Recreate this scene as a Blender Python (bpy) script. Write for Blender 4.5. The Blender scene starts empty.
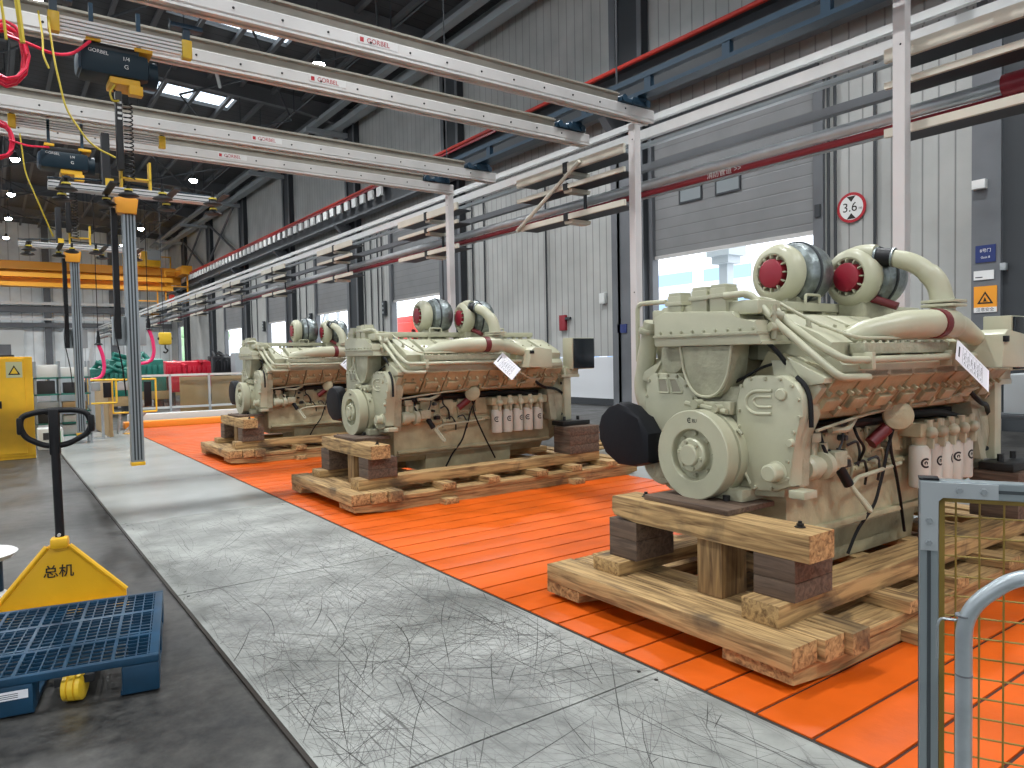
import bpy, bmesh, math, random
from mathutils import Vector, Matrix
random.seed(7)
PI = math.pi
SC = bpy.context.scene
COL = SC.collection

# ------------------------------------------------------------------ materials
def mat(name, col, rough=0.5, metal=0.0, var=0.0, vscale=4.0, bump=0.0, bscale=60.0, emit=None, estr=0.0, rvar=0.0, coord='Object', spec=0.5):
    m = bpy.data.materials.new(name); m.use_nodes = True
    nt = m.node_tree; b = nt.nodes['Principled BSDF']
    b.inputs['Base Color'].default_value = (*col, 1); b.inputs['Roughness'].default_value = rough
    b.inputs['Metallic'].default_value = metal
    b.inputs['Specular IOR Level'].default_value = spec
    if emit:
        b.inputs['Emission Color'].default_value = (*emit, 1); b.inputs['Emission Strength'].default_value = estr
    if var or bump or rvar:
        tc = nt.nodes.new('ShaderNodeTexCoord')
        n = nt.nodes.new('ShaderNodeTexNoise'); n.inputs['Scale'].default_value = vscale; n.inputs['Detail'].default_value = 6
        nt.links.new(tc.outputs[coord], n.inputs['Vector'])
        if var:
            r = nt.nodes.new('ShaderNodeValToRGB')
            r.color_ramp.elements[0].position = 0.3; r.color_ramp.elements[1].position = 0.7
            r.color_ramp.elements[0].color = (*[c*(1-var) for c in col], 1)
            r.color_ramp.elements[1].color = (*[min(1, c*(1+var)) for c in col], 1)
            nt.links.new(n.outputs['Fac'], r.inputs['Fac']); nt.links.new(r.outputs['Color'], b.inputs['Base Color'])
        if rvar:
            mr = nt.nodes.new('ShaderNodeMapRange'); mr.inputs['To Min'].default_value = max(0, rough-rvar); mr.inputs['To Max'].default_value = min(1, rough+rvar)
            mr.inputs['From Min'].default_value = .3; mr.inputs['From Max'].default_value = .7
            nt.links.new(n.outputs['Fac'], mr.inputs['Value']); nt.links.new(mr.outputs['Result'], b.inputs['Roughness'])
        if bump:
            n2 = nt.nodes.new('ShaderNodeTexNoise'); n2.inputs['Scale'].default_value = bscale; n2.inputs['Detail'].default_value = 4
            nt.links.new(tc.outputs[coord], n2.inputs['Vector'])
            bp = nt.nodes.new('ShaderNodeBump'); bp.inputs['Strength'].default_value = bump; bp.inputs['Distance'].default_value = 0.01
            nt.links.new(n2.outputs['Fac'], bp.inputs['Height']); nt.links.new(bp.outputs['Normal'], b.inputs['Normal'])
    return m

def wood_mat(name, c1, c2, axis, dark=(.06, .04, .025)):
    """timber: grain stretched along one axis, knots and weather stains"""
    m = bpy.data.materials.new(name); m.use_nodes = True
    nt = m.node_tree; b = nt.nodes['Principled BSDF']; b.inputs['Roughness'].default_value = .75
    tc = nt.nodes.new('ShaderNodeTexCoord'); mp = nt.nodes.new('ShaderNodeMapping')
    s = [14, 14, 14]; s[axis] = 1.0
    mp.inputs['Scale'].default_value = s
    nt.links.new(tc.outputs['Object'], mp.inputs['Vector'])
    n = nt.nodes.new('ShaderNodeTexNoise'); n.inputs['Scale'].default_value = 2.4; n.inputs['Detail'].default_value = 8; n.inputs['Distortion'].default_value = .8
    nt.links.new(mp.outputs['Vector'], n.inputs['Vector'])
    r = nt.nodes.new('ShaderNodeValToRGB'); r.color_ramp.elements[0].position = .32; r.color_ramp.elements[1].position = .62
    r.color_ramp.elements[0].color = (*c1, 1); r.color_ramp.elements[1].color = (*c2, 1)
    nt.links.new(n.outputs['Fac'], r.inputs['Fac'])
    n2 = nt.nodes.new('ShaderNodeTexNoise'); n2.inputs['Scale'].default_value = 3.2; n2.inputs['Detail'].default_value = 5; n2.inputs['Distortion'].default_value = .4
    nt.links.new(tc.outputs['Object'], n2.inputs['Vector'])
    r2 = nt.nodes.new('ShaderNodeValToRGB'); r2.color_ramp.elements[0].position = .58; r2.color_ramp.elements[1].position = .72
    r2.color_ramp.elements[1].color = (.8, .8, .8, 1)
    nt.links.new(n2.outputs['Fac'], r2.inputs['Fac'])
    mx = nt.nodes.new('ShaderNodeMix'); mx.data_type = 'RGBA'
    nt.links.new(r2.outputs['Color'], mx.inputs['Factor']); nt.links.new(r.outputs['Color'], mx.inputs['A']); mx.inputs['B'].default_value = (*dark, 1)
    nt.links.new(mx.outputs['Result'], b.inputs['Base Color'])
    bp = nt.nodes.new('ShaderNodeBump'); bp.inputs['Strength'].default_value = .35; bp.inputs['Distance'].default_value = .01
    nt.links.new(n.outputs['Fac'], bp.inputs['Height']); nt.links.new(bp.outputs['Normal'], b.inputs['Normal'])
    return m

def glass_mat(name, tint=(.9, .95, .97), f=.85):
    m = bpy.data.materials.new(name); m.use_nodes = True
    nt = m.node_tree; nt.nodes.clear()
    o = nt.nodes.new('ShaderNodeOutputMaterial'); mx = nt.nodes.new('ShaderNodeMixShader')
    t = nt.nodes.new('ShaderNodeBsdfTransparent'); t.inputs['Color'].default_value = (*tint, 1)
    g = nt.nodes.new('ShaderNodeBsdfGlossy'); g.inputs['Roughness'].default_value = .08
    mx.inputs['Fac'].default_value = 1-f
    nt.links.new(t.outputs[0], mx.inputs[1]); nt.links.new(g.outputs[0], mx.inputs[2]); nt.links.new(mx.outputs[0], o.inputs['Surface'])
    return m

def floor_mat():
    m = mat('dark worn concrete', (.075, .072, .068), .38)
    nt = m.node_tree; b = nt.nodes['Principled BSDF']
    tc = nt.nodes.new('ShaderNodeTexCoord')
    n = nt.nodes.new('ShaderNodeTexNoise'); n.inputs['Scale'].default_value = 1.1; n.inputs['Detail'].default_value = 10; n.inputs['Roughness'].default_value = .65; n.inputs['Distortion'].default_value = .3
    n2 = nt.nodes.new('ShaderNodeTexNoise'); n2.inputs['Scale'].default_value = 9; n2.inputs['Detail'].default_value = 8; n2.inputs['Roughness'].default_value = .7
    nt.links.new(tc.outputs['Object'], n.inputs['Vector']); nt.links.new(tc.outputs['Object'], n2.inputs['Vector'])
    mu = nt.nodes.new('ShaderNodeMath'); mu.operation = 'ADD'
    nt.links.new(n.outputs['Fac'], mu.inputs[0]); nt.links.new(n2.outputs['Fac'], mu.inputs[1])
    r = nt.nodes.new('ShaderNodeValToRGB')
    mr = nt.nodes.new('ShaderNodeMapRange'); mr.inputs['From Min'].default_value = .78; mr.inputs['From Max'].default_value = 1.22
    nt.links.new(mu.outputs[0], mr.inputs['Value']); nt.links.new(mr.outputs['Result'], r.inputs['Fac'])
    r.color_ramp.elements[0].color = (.010, .010, .010, 1); r.color_ramp.elements[1].color = (.072, .069, .063, 1)
    nt.links.new(r.outputs['Color'], b.inputs['Base Color'])
    mr2 = nt.nodes.new('ShaderNodeMapRange'); mr2.inputs['From Min'].default_value = .3; mr2.inputs['From Max'].default_value = .7; mr2.inputs['To Min'].default_value = .28; mr2.inputs['To Max'].default_value = .55
    nt.links.new(n.outputs['Fac'], mr2.inputs['Value']); nt.links.new(mr2.outputs['Result'], b.inputs['Roughness'])
    return m

def corr_mat(name, col, period, axis, dark=.55, rough=.5, joint=None):
    """ribbed sheet panel: groove every period metres along an object axis, as colour line of the seam and bump"""
    m = mat(name, col, rough)
    nt = m.node_tree; b = nt.nodes['Principled BSDF']
    tc = nt.nodes.new('ShaderNodeTexCoord'); sp = nt.nodes.new('ShaderNodeSeparateXYZ')
    nt.links.new(tc.outputs['Object'], sp.inputs[0])
    dv = nt.nodes.new('ShaderNodeMath'); dv.operation = 'DIVIDE'; dv.inputs[1].default_value = period
    nt.links.new(sp.outputs[axis], dv.inputs[0])
    fr = nt.nodes.new('ShaderNodeMath'); fr.operation = 'FRACT'; nt.links.new(dv.outputs[0], fr.inputs[0])
    r = nt.nodes.new('ShaderNodeValToRGB')
    e = r.color_ramp.elements
    e[0].position = 0; e[0].color = (dark, dark, dark, 1); e[1].position = .09; e[1].color = (1, 1, 1, 1)
    a = r.color_ramp.elements.new(.93); a.color = (1, 1, 1, 1); a = r.color_ramp.elements.new(1.0); a.color = (dark, dark, dark, 1)
    nt.links.new(fr.outputs[0], r.inputs['Fac'])
    n = nt.nodes.new('ShaderNodeTexNoise'); n.inputs['Scale'].default_value = .8; n.inputs['Detail'].default_value = 5
    nt.links.new(tc.outputs['Object'], n.inputs['Vector'])
    mr = nt.nodes.new('ShaderNodeMapRange'); mr.inputs['From Min'].default_value = .3; mr.inputs['From Max'].default_value = .7; mr.inputs['To Min'].default_value = .85; mr.inputs['To Max'].default_value = 1.08
    nt.links.new(n.outputs['Fac'], mr.inputs['Value'])
    mx = nt.nodes.new('ShaderNodeMix'); mx.data_type = 'RGBA'; mx.blend_type = 'MULTIPLY'; mx.inputs['Factor'].default_value = 1
    mx.inputs['A'].default_value = (*col, 1); nt.links.new(r.outputs['Color'], mx.inputs['B'])
    mx2 = nt.nodes.new('ShaderNodeMix'); mx2.data_type = 'RGBA'; mx2.blend_type = 'MULTIPLY'; mx2.inputs['Factor'].default_value = 1
    nt.links.new(mx.outputs['Result'], mx2.inputs['A']); nt.links.new(mr.outputs['Result'], mx2.inputs['B'])
    nt.links.new(mx2.outputs['Result'], b.inputs['Base Color'])
    bp = nt.nodes.new('ShaderNodeBump'); bp.inputs['Strength'].default_value = .6; bp.inputs['Distance'].default_value = .03
    nt.links.new(r.outputs['Color'], bp.inputs['Height']); nt.links.new(bp.outputs['Normal'], b.inputs['Normal'])
    return m

M = {}
M['cream'] = mat('cream engine paint', (.44, .43, .305), .36, 0, .09, 3.0, .08, 40)
M['cream2'] = mat('cream cast iron paint', (.355, .345, .24), .5, 0, .18, 9.0, .6, 30)
M['side'] = mat('cream paint, oily lower side', (.38, .34, .21), .5, 0, .24, 5.0, .5, 25)  # same cream; floor bounce and shade put into a darker warm colour, plus stains
M['capred'] = mat('dark red plastic cap', (.26, .010, .024), .4)
M['maroon'] = mat('maroon rubber', (.13, .012, .015), .5)
M['foil'] = mat('silver insulation wrap', (.23, .26, .26), .38, .75, .4, 14, 1.0, 22)
M['black'] = mat('black rubber', (.006, .006, .007), .5, spec=.3)
M['blackpl'] = mat('black plastic cover', (.004, .0045, .007), .6, 0, 0, 1, .25, 12, spec=.25)
M['bolt'] = mat('dark steel bolt', (.03, .03, .03), .4, .6)
M['white'] = mat('white paint', (.74, .74, .72), .4)
M['filter'] = mat('white filter can', (.56, .55, .48), .35)
M['paper'] = mat('white paper', (.80, .80, .84), .7)
M['ink'] = mat('printed ink', (.03, .03, .035), .7)
M['wood'] = wood_mat('pale pine along x', (.15, .082, .03), (.49, .315, .13), 0)
M['woody'] = wood_mat('pale pine along y', (.15, .082, .03), (.52, .34, .145), 1)
M['woodz'] = wood_mat('pine along z', (.13, .07, .028), (.36, .22, .09), 2)
M['dwood'] = wood_mat('dark laminated block', (.06, .037, .024), (.14, .092, .062), 1, (.035, .022, .016))
M['orange'] = mat('orange floor paint', (.60, .092, .003), .5, 0, .14, 2.2, .15, 25, rvar=.10, spec=.25)
M['groove'] = mat('dark groove', (.045, .012, .006), .8)
def plate_mat():
    m = mat('worn steel plate', (.36, .37, .35), .42, .0, 0, 1.6, .10, 12, spec=.45)
    nt = m.node_tree; b = nt.nodes['Principled BSDF']; L = nt.links.new
    tc = nt.nodes.new('ShaderNodeTexCoord')
    base = nt.nodes.new('ShaderNodeTexNoise'); base.inputs['Scale'].default_value = 1.3; base.inputs['Detail'].default_value = 9; base.inputs['Roughness'].default_value = .65
    L(tc.outputs['Object'], base.inputs['Vector'])
    r = nt.nodes.new('ShaderNodeValToRGB'); r.color_ramp.elements[0].position = .32; r.color_ramp.elements[1].position = .62
    r.color_ramp.elements[0].color = (.13, .135, .125, 1); r.color_ramp.elements[1].color = (.34, .35, .325, 1)
    L(base.outputs['Fac'], r.inputs['Fac']); last = r.outputs['Color']
    for rot, sx, sy, lo, hi, amt, sc in ((0, 70, 2.2, .60, .68, .75, 1.0), (.75, 55, 1.6, .64, .70, .6, 1.1), (-.6, 60, 1.4, .64, .70, .6, .9), (1.35, 50, 1.6, .66, .71, .5, 1.0)):
        mp = nt.nodes.new('ShaderNodeMapping'); mp.vector_type = 'TEXTURE'; mp.inputs['Rotation'].default_value = (0, 0, rot); mp.inputs['Scale'].default_value = (1/sx, 1/sy, 1)
        L(tc.outputs['Object'], mp.inputs['Vector'])
        n = nt.nodes.new('ShaderNodeTexNoise'); n.inputs['Scale'].default_value = sc; n.inputs['Detail'].default_value = 3; n.inputs['Distortion'].default_value = .3
        L(mp.outputs['Vector'], n.inputs['Vector'])
        q = nt.nodes.new('ShaderNodeMapRange'); q.inputs['From Min'].default_value = lo; q.inputs['From Max'].default_value = hi; q.inputs['To Min'].default_value = 0; q.inputs['To Max'].default_value = amt
        L(n.outputs['Fac'], q.inputs['Value'])
        k = nt.nodes.new('ShaderNodeTexNoise'); k.inputs['Scale'].default_value = 1.1+rot*.3; k.inputs['Detail'].default_value = 3
        L(tc.outputs['Object'], k.inputs['Vector'])
        k2 = nt.nodes.new('ShaderNodeMapRange'); k2.inputs['From Min'].default_value = .40; k2.inputs['From Max'].default_value = .58
        L(k.outputs['Fac'], k2.inputs['Value'])
        mu = nt.nodes.new('ShaderNodeMath'); mu.operation = 'MULTIPLY'; L(q.outputs['Result'], mu.inputs[0]); L(k2.outputs['Result'], mu.inputs[1])
        mx = nt.nodes.new('ShaderNodeMix'); mx.data_type = 'RGBA'; L(mu.outputs[0], mx.inputs['Factor']); L(last, mx.inputs['A']); mx.inputs['B'].default_value = (.06, .06, .055, 1)
        last = mx.outputs['Result']
    L(last, b.inputs['Base Color'])
    return m
M['plate'] = plate_mat()
M['plate_clean'] = mat('pale steel plate', (.34, .355, .34), .24, .0, .10, .9, .04, 10, rvar=.02)
M['scratch'] = mat('scuffed dark marks', (.07, .07, .066), .6)
M['scratch2'] = mat('faint grey marks', (.14, .14, .135), .6)
M['floor'] = floor_mat()
M['edge'] = mat('rusty plate edge', (.02, .014, .010), .7)
M['wallp'] = corr_mat('grey ribbed wall panel', (.43, .435, .415), .33, 1, .42)
M['wallu'] = corr_mat('pale upper wall sheet', (.48, .485, .46), .42, 1, .55)
M['wallf'] = corr_mat('white far wall sheet', (.80, .84, .84), .9, 0, .6)
M['wallw'] = mat('smooth white wall panel', (.66, .68, .70), .5)
M['roll'] = corr_mat('grey roller shutter', (.215, .22, .222), .30, 2, .75)
M['steel'] = mat('blue grey steel', (.13, .138, .148), .55, 0, .15, 1.0)
M['steeld'] = mat('dark grey steel', (.035, .04, .045), .6)
M['roof'] = corr_mat('dark roof sheet', (.075, .078, .08), .6, 1, .5, .7)
M['roofbeam'] = mat('grey roof steel', (.13, .135, .14), .6)
M['roofwhite'] = mat('white bracing steel', (.62, .63, .62), .5)
M['alu'] = mat('anodised aluminium', (.60, .585, .565), .38, .35, .06, 3)
M['aluw'] = mat('olive aluminium web', (.30, .28, .235), .45, .3, .1, 4)  # darker olive-brown tone than the lower girder profile
M['alu2'] = mat('aluminium profile', (.30, .33, .34), .35, .55)
M['slot'] = mat('profile slot', (.04, .05, .055), .6, .3)
M['whitebeam'] = mat('white painted beam', (.70, .70, .685), .4, 0, .05, 3)
M['post'] = mat('pinkish white post', (.60, .575, .56), .45, 0, .04, 2)
M['tray'] = mat('cream bracket board', (.62, .58, .48), .5, 0, .06, 3)
M['galv'] = mat('galvanised pipe', (.52, .54, .55), .36, .5, .08, 4)
M['pipered'] = mat('dark red pipe', (.27, .018, .028), .4)
M['railred'] = mat('red conductor rail', (.42, .022, .010), .4)
M['blue'] = mat('navy painted steel', (.008, .035, .065), .4)
M['hoist'] = mat('black teal hoist shell', (.003, .018, .030), .45, spec=.3)
M['yellow'] = mat('yellow paint', (.80, .44, .012), .42, 0, .10, 3.0, .1, 30)
M['yel2'] = mat('bright yellow plastic', (.80, .52, .03), .4)
M['craneo'] = mat('orange yellow crane paint', (.80, .34, .02), .45)
M['pallet'] = mat('blue pallet plastic', (.004, .040, .085), .45, 0, .3, 5.0)
M['mesh'] = mat('mesh wire', (.24, .16, .03), .45, .3)
M['tube'] = mat('grey blue tube', (.34, .38, .40), .35, .5, .1, 20)
M['frame'] = mat('frame aluminium', (.24, .28, .29), .38, .5)
M['plateg'] = mat('corner plate', (.36, .39, .40), .4, .4)
M['redhose'] = mat('red air hose', (.78, .02, .07), .35)
M['pinkhose'] = mat('pink hose', (.85, .03, .16), .35)
M['yelcable'] = mat('yellow cable', (.55, .42, .03), .45)
M['cardboard'] = mat('tan board', (.43, .29, .14), .7, 0, .06, 5)
M['green'] = mat('green machine paint', (.012, .16, .12), .45, 0, .3, 3)
M['red'] = mat('red engine paint', (.55, .008, .030), .28)
M['dark'] = mat('dark machine', (.018, .019, .022), .5, 0, .3, 4)
M['greyg'] = mat('light grey enamel', (.36, .39, .40), .5)
M['screen'] = mat('dark screen', (.008, .012, .016), .18)
M['signred'] = mat('sign red', (.42, .015, .025), .4)
M['signblue'] = mat('sign blue', (.015, .03, .14), .4)
M['signor'] = mat('sign orange', (.85, .33, .02), .5)
M['kerb'] = mat('orange kerb', (.85, .30, .03), .5)
M['concrete'] = mat('pale outside concrete', (.55, .56, .57), .8, 0, .08, .3)
M['bwhite'] = mat('white facade', (.85, .87, .92), .6)
M['bblue'] = mat('blue window band', (.30, .48, .78), .5)  # paler blue: outdoor haze and overexposure put into the colour
M['outred'] = mat('red machine', (.65, .05, .03), .4)
M['outsteel'] = mat('outside grey steel', (.42, .47, .50), .5)
M['lamp'] = mat('lamp lens', (.9, .9, .9), .4, emit=(.92, .97, 1), estr=60)
M['glass'] = glass_mat('clear glass')
M['sky_pane'] = glass_mat('roof light pane', (.93, .97, 1), .95)
M['pane'] = glass_mat('barrier glass', (.92, .95, .95), .9)
M['box_w'] = mat('white box', (.62, .64, .62), .6)
M['shelfg'] = mat('shelf green', (.02, .16, .12), .5)
M['marker'] = mat('black marker', (.02, .015, .01), .7)

# ------------------------------------------------------------------ mesh helpers
class MB:
    def __init__(s): s.bm = bmesh.new()
    def box(s, x0, x1, y0, y1, z0, z1, bev=0, mtx=None):
        v = bmesh.ops.create_cube(s.bm, size=1)['verts']
        mt = Matrix.Translation(((x0+x1)/2, (y0+y1)/2, (z0+z1)/2)) @ Matrix.Diagonal((abs(x1-x0), abs(y1-y0), abs(z1-z0), 1))
        if mtx: mt = mtx @ mt
        bmesh.ops.transform(s.bm, matrix=mt, verts=v)
        if bev:
            es = list({e for w in v for e in w.link_edges})
            bmesh.ops.bevel(s.bm, geom=es, offset=bev, segments=2, profile=.6, affect='EDGES')
        return s
    def cyl(s, p0, p1, r0, r1=None, seg=16, caps=True):
        p0 = Vector(p0); p1 = Vector(p1); r1 = r0 if r1 is None else r1
        d = p1-p0; q = d.to_track_quat('Z', 'Y').to_matrix()
        rings = []
        for p, r in ((p0, r0), (p1, r1)):
            rings.append([s.bm.verts.new(p + q @ Vector((r*math.cos(2*PI*i/seg), r*math.sin(2*PI*i/seg), 0))) for i in range(seg)])
        for i in range(seg):
            j = (i+1) % seg; s.bm.faces.new((rings[0][i], rings[0][j], rings[1][j], rings[1][i]))
        if caps:
            s.bm.faces.new(rings[0][::-1]); s.bm.faces.new(rings[1])
        return s
    def lathe(s, prof, org, axis, seg=32):
        """prof: (radius, distance along axis)"""
        org = Vector(org); q = Vector(axis).normalized().to_track_quat('Z', 'Y').to_matrix(); rings = []
        for r, h in prof:
            if r < 1e-5: rings.append([s.bm.verts.new(org + q @ Vector((0, 0, h)))])
            else: rings.append([s.bm.verts.new(org + q @ Vector((r*math.cos(2*PI*i/seg), r*math.sin(2*PI*i/seg), h))) for i in range(seg)])
        for a, b in zip(rings, rings[1:]):
            for i in range(seg):
                j = (i+1) % seg
                if len(a) == 1 and len(b) == 1: continue
                if len(a) == 1: s.bm.faces.new((a[0], b[j], b[i]))
                elif len(b) == 1: s.bm.faces.new((a[i], a[j], b[0]))
                else: s.bm.faces.new((a[i], a[j], b[j], b[i]))
        return s
    def tube(s, pts, r, seg=10, bend=0.05, caps=True, n=5):
        pts = [Vector(p) for p in pts]
        rad = r if isinstance(r, (list, tuple)) else [r]*len(pts)
        P = [pts[0]]; Rr = [rad[0]]
        for i in range(1, len(pts)-1):
            a, b, c = pts[i-1], pts[i], pts[i+1]
            l1 = (a-b).length; l2 = (c-b).length; t = min(bend, l1*.49, l2*.49)
            s0 = b+(a-b).normalized()*t; s1 = b+(c-b).normalized()*t
            for k in range(n+1):
                u = k/n; P.append(s0*(1-u)**2 + b*2*u*(1-u) + s1*u*u); Rr.append(rad[i])
        P.append(pts[-1]); Rr.append(rad[-1])
        t0 = (P[1]-P[0]).normalized(); up = Vector((0, 0, 1)) if abs(t0.z) < .9 else Vector((1, 0, 0))
        nrm = t0.cross(up).normalized(); rings = []
        for i, p in enumerate(P):
            t = (P[min(i+1, len(P)-1)]-P[max(i-1, 0)])
            if t.length < 1e-7: t = t0
            t.normalize(); nrm = (nrm - t*nrm.dot(t)).normalized(); bn = t.cross(nrm)
            rings.append([s.bm.verts.new(p + (nrm*math.cos(2*PI*k/seg) + bn*math.sin(2*PI*k/seg))*Rr[i]) for k in range(seg)])
        for a, b in zip(rings, rings[1:]):
            for k in range(seg):
                j = (k+1) % seg; s.bm.faces.new((a[k], a[j], b[j], b[k]))
        if caps:
            s.bm.faces.new(rings[0][::-1]); s.bm.faces.new(rings[-1])
        return s
    def prism(s, poly, a, b, axis='x', bev=0):
        """poly in the other two coordinates; x: (y,z)  y: (x,z)  z: (x,y)"""
        def mk(p, t):
            return {'x': (t, p[0], p[1]), 'y': (p[0], t, p[1]), 'z': (p[0], p[1], t)}[axis]
        A = [s.bm.verts.new(mk(p, a)) for p in poly]; B = [s.bm.verts.new(mk(p, b)) for p in poly]
        fs = [s.bm.faces.new(A), s.bm.faces.new(B[::-1])]; n = len(poly)
        for i in range(n): fs.append(s.bm.faces.new((A[i], B[i], B[(i+1) % n], A[(i+1) % n])))
        if bev:
            es = [e for e in fs[0].edges]+[e for e in fs[1].edges]
            bmesh.ops.bevel(s.bm, geom=es, offset=bev, segments=2, profile=.6, affect='EDGES')
        return s
    def sph(s, c, r, seg=10, sc=(1, 1, 1)):
        v = bmesh.ops.create_uvsphere(s.bm, u_segments=seg, v_segments=max(6, seg//2), radius=r)['verts']
        bmesh.ops.transform(s.bm, matrix=Matrix.Translation(c) @ Matrix.Diagonal((*sc, 1)), verts=v)
        return s
    def face(s, pts):
        s.bm.faces.new([s.bm.verts.new(p) for p in pts]); return s
    def bolt(s, c, axis, r=.012, h=.012):
        c = Vector(c); a = Vector(axis).normalized(); s.cyl(c, c+a*h, r, r*.85, 6); return s
    def build(s, name, m, parent=None, smooth=35, loc=None):
        bm = s.bm
        bmesh.ops.recalc_face_normals(bm, faces=bm.faces)
        me = bpy.data.meshes.new(name)
        if smooth:
            ca = math.radians(smooth)
            for f in bm.faces: f.smooth = True
            for e in bm.edges:
                if len(e.link_faces) == 2: e.smooth = e.calc_face_angle(0) < ca
                else: e.smooth = False
        bm.to_mesh(me); bm.free()
        me.materials.append(M[m] if isinstance(m, str) else m)
        o = bpy.data.objects.new(name, me); COL.objects.link(o)
        if parent: o.parent = parent
        if loc: o.location = loc
        return o

def box1(name, m, parent, *a, bev=0): return MB().box(*a, bev=bev).build(name, m, parent)
def tag(o, label=None, cat=None, group=None, kind=None):
    if label: o['label'] = label
    if cat: o['category'] = cat
    if group: o['group'] = group
    if kind: o['kind'] = kind
    return o
def thing(name, label, cat, loc=(0, 0, 0), rz=0, group=None):
    o = bpy.data.objects.new(name, None); COL.objects.link(o); o.empty_display_size = .1
    o.location = loc; o.rotation_euler = (0, 0, rz)
    return tag(o, label, cat, group)
def dup(o, loc=None, label=None, parent=None, rz=None):
    c = o.copy(); COL.objects.link(c)
    if parent is not None: c.parent = parent
    if loc is not None: c.location = loc
    if label: c['label'] = label
    if rz is not None: c.rotation_euler = (0, 0, rz)
    for ch in kids(o): dup(ch, parent=c)
    return c
def kids(o): return [x for x in COL.objects if x.parent == o]
def struct(o): o['kind'] = 'structure'; return o
def text(name, s, size, m, parent, mtx, ext=.0008, wrap=None, bold=0):
    cu = bpy.data.curves.new(name, 'FONT'); cu.body = s; cu.size = size; cu.extrude = ext; cu.align_x = 'CENTER'; cu.align_y = 'CENTER'; cu.offset = bold
    t = bpy.data.objects.new('tmp', cu); COL.objects.link(t); bpy.context.view_layer.update()
    me = bpy.data.meshes.new_from_object(t.evaluated_get(bpy.context.evaluated_depsgraph_get()))
    bpy.data.objects.remove(t); bpy.data.curves.remove(cu)
    me.transform(mtx); me.name = name; me.materials.clear(); me.materials.append(M[m])
    o = bpy.data.objects.new(name, me); COL.objects.link(o)
    if parent: o.parent = parent
    return o
def frame(org, xd, yd):
    """matrix whose local x,y map to directions xd,yd with origin org"""
    x = Vector(xd).normalized(); y = Vector(yd); y = (y - x*y.dot(x)).normalized(); z = x.cross(y)
    m = Matrix.Identity(4)
    for i in range(3): m[i][0] = x[i]; m[i][1] = y[i]; m[i][2] = z[i]; m[i][3] = org[i]
    return m

# ------------------------------------------------------------------ camera
yaw, pitch, roll = map(math.radians, (35.72, -2.12, -1.12))
cy, sy, cp, sp = math.cos(yaw), math.sin(yaw), math.cos(pitch), math.sin(pitch)
fw = Vector((sy*cp, cy*cp, sp)); rt = Vector((cy, -sy, 0)); up = rt.cross(fw)
r_ = rt*math.cos(roll)+up*math.sin(roll); u_ = up*math.cos(roll)-rt*math.sin(roll)
cam = bpy.data.cameras.new('camera'); co = bpy.data.objects.new('camera', cam); COL.objects.link(co)
cam.sensor_width = 36; cam.lens = 723.5/1024*36; cam.clip_start = .05; cam.clip_end = 500
mw = Matrix.Identity(4)
for i in range(3): mw[i][0] = r_[i]; mw[i][1] = u_[i]; mw[i][2] = -fw[i]
mw[0][3], mw[1][3], mw[2][3] = 0, 0, 1.65
co.matrix_world = mw
SC.camera = co

# ------------------------------------------------------------------ the hall
W = 16.5; YF = 88.0; YN = -14.0; XL = -16.0
BAY = [6.05-10.5] + [6.05+10.5*i for i in range(8)]
struct(box1('floor', 'floor', None, XL, W+.4, YN, YF+.4, -.3, -.004))
struct(box1('floor_outside', 'concrete', None, W+.4, 130, YN-60, YF+90, -.35, -.05))

# right wall: lower zone is split around the door openings
DOORS = [(9.98, 15.5, 4.6, 0), (28.1, 33.1, 4.6, 0), (38.4, 43.5, 4.55, 0), (48.6, 53.2, 4.5, 0), (59.2, 65.0, 4.5, 0), (79.2, 84.0, 5.6, 0)]
edges = [YN]+[v for d in DOORS for v in d[:2]]+[YF]
mb = MB()
ZT = 8.6
for i in range(0, len(edges), 2):
    mb.box(W, W+.25, edges[i], edges[i+1], 1.62, ZT)
for d in DOORS: mb.box(W, W+.25, d[0], d[1], 8.2, ZT)
wr = struct(mb.build('wall_right', 'wallp', None, smooth=0))
mb = MB()
for i in range(0, len(edges), 2): mb.box(W-.012, W+.25, edges[i]+.02, edges[i+1]-.02, .22, 1.60)
struct(mb.build('wall_right_lower_panel', 'wallw', None, smooth=0))
mb = MB()
for i in range(0, len(edges), 2): mb.box(W-.02, W+.25, edges[i], edges[i+1], 0, .22)
struct(mb.build('baseboard_right', 'steeld', None, smooth=0))
struct(box1('wall_right_upper', 'wallu', None, W, W+.25, YN, YF, ZT, 15.35))
# pillars: grey flange on the far side, dark web side towards the camera
mb = MB()
for y in BAY:
    mb.box(W-.34, W-.01, y+.02, y+.10, 0, 15.0); mb.box(W-.34, W-.31, y+.02, y+.36, 0, 15.0); mb.box(W-.34, W-.31, y-1.02, y-.85, 0, 15.0)
struct(mb.build('trim_1', 'steel', None, smooth=0))
mb = MB()
for y in BAY: mb.box(W-.28, W-.01, y-1.0, y+.02, 0, 15.0)
struct(mb.build('trim_2', 'steeld', None, smooth=0))
struct(box1('trim_3', 'steel', None, W-.38, W-.03, 5.95, 6.47, 0, 8.3))
struct(box1('trim_4', 'steel', None, W-.30, W-.03, 15.6, 16.95, 0, 8.3))
# vertical conduits on the wall
mb = MB()
for y in (8.15, 8.6, 9.55, 9.72, 20.6, 24.6, 25.5, 34.1, 34.6, 35.4, 36.2, 45.1, 46.3, 55.6, 57.0):
    mb.cyl((W-.06, y, .2), (W-.06, y, 8.3), .035, seg=6)
struct(mb.build('trim_5', 'steeld', None))

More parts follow.
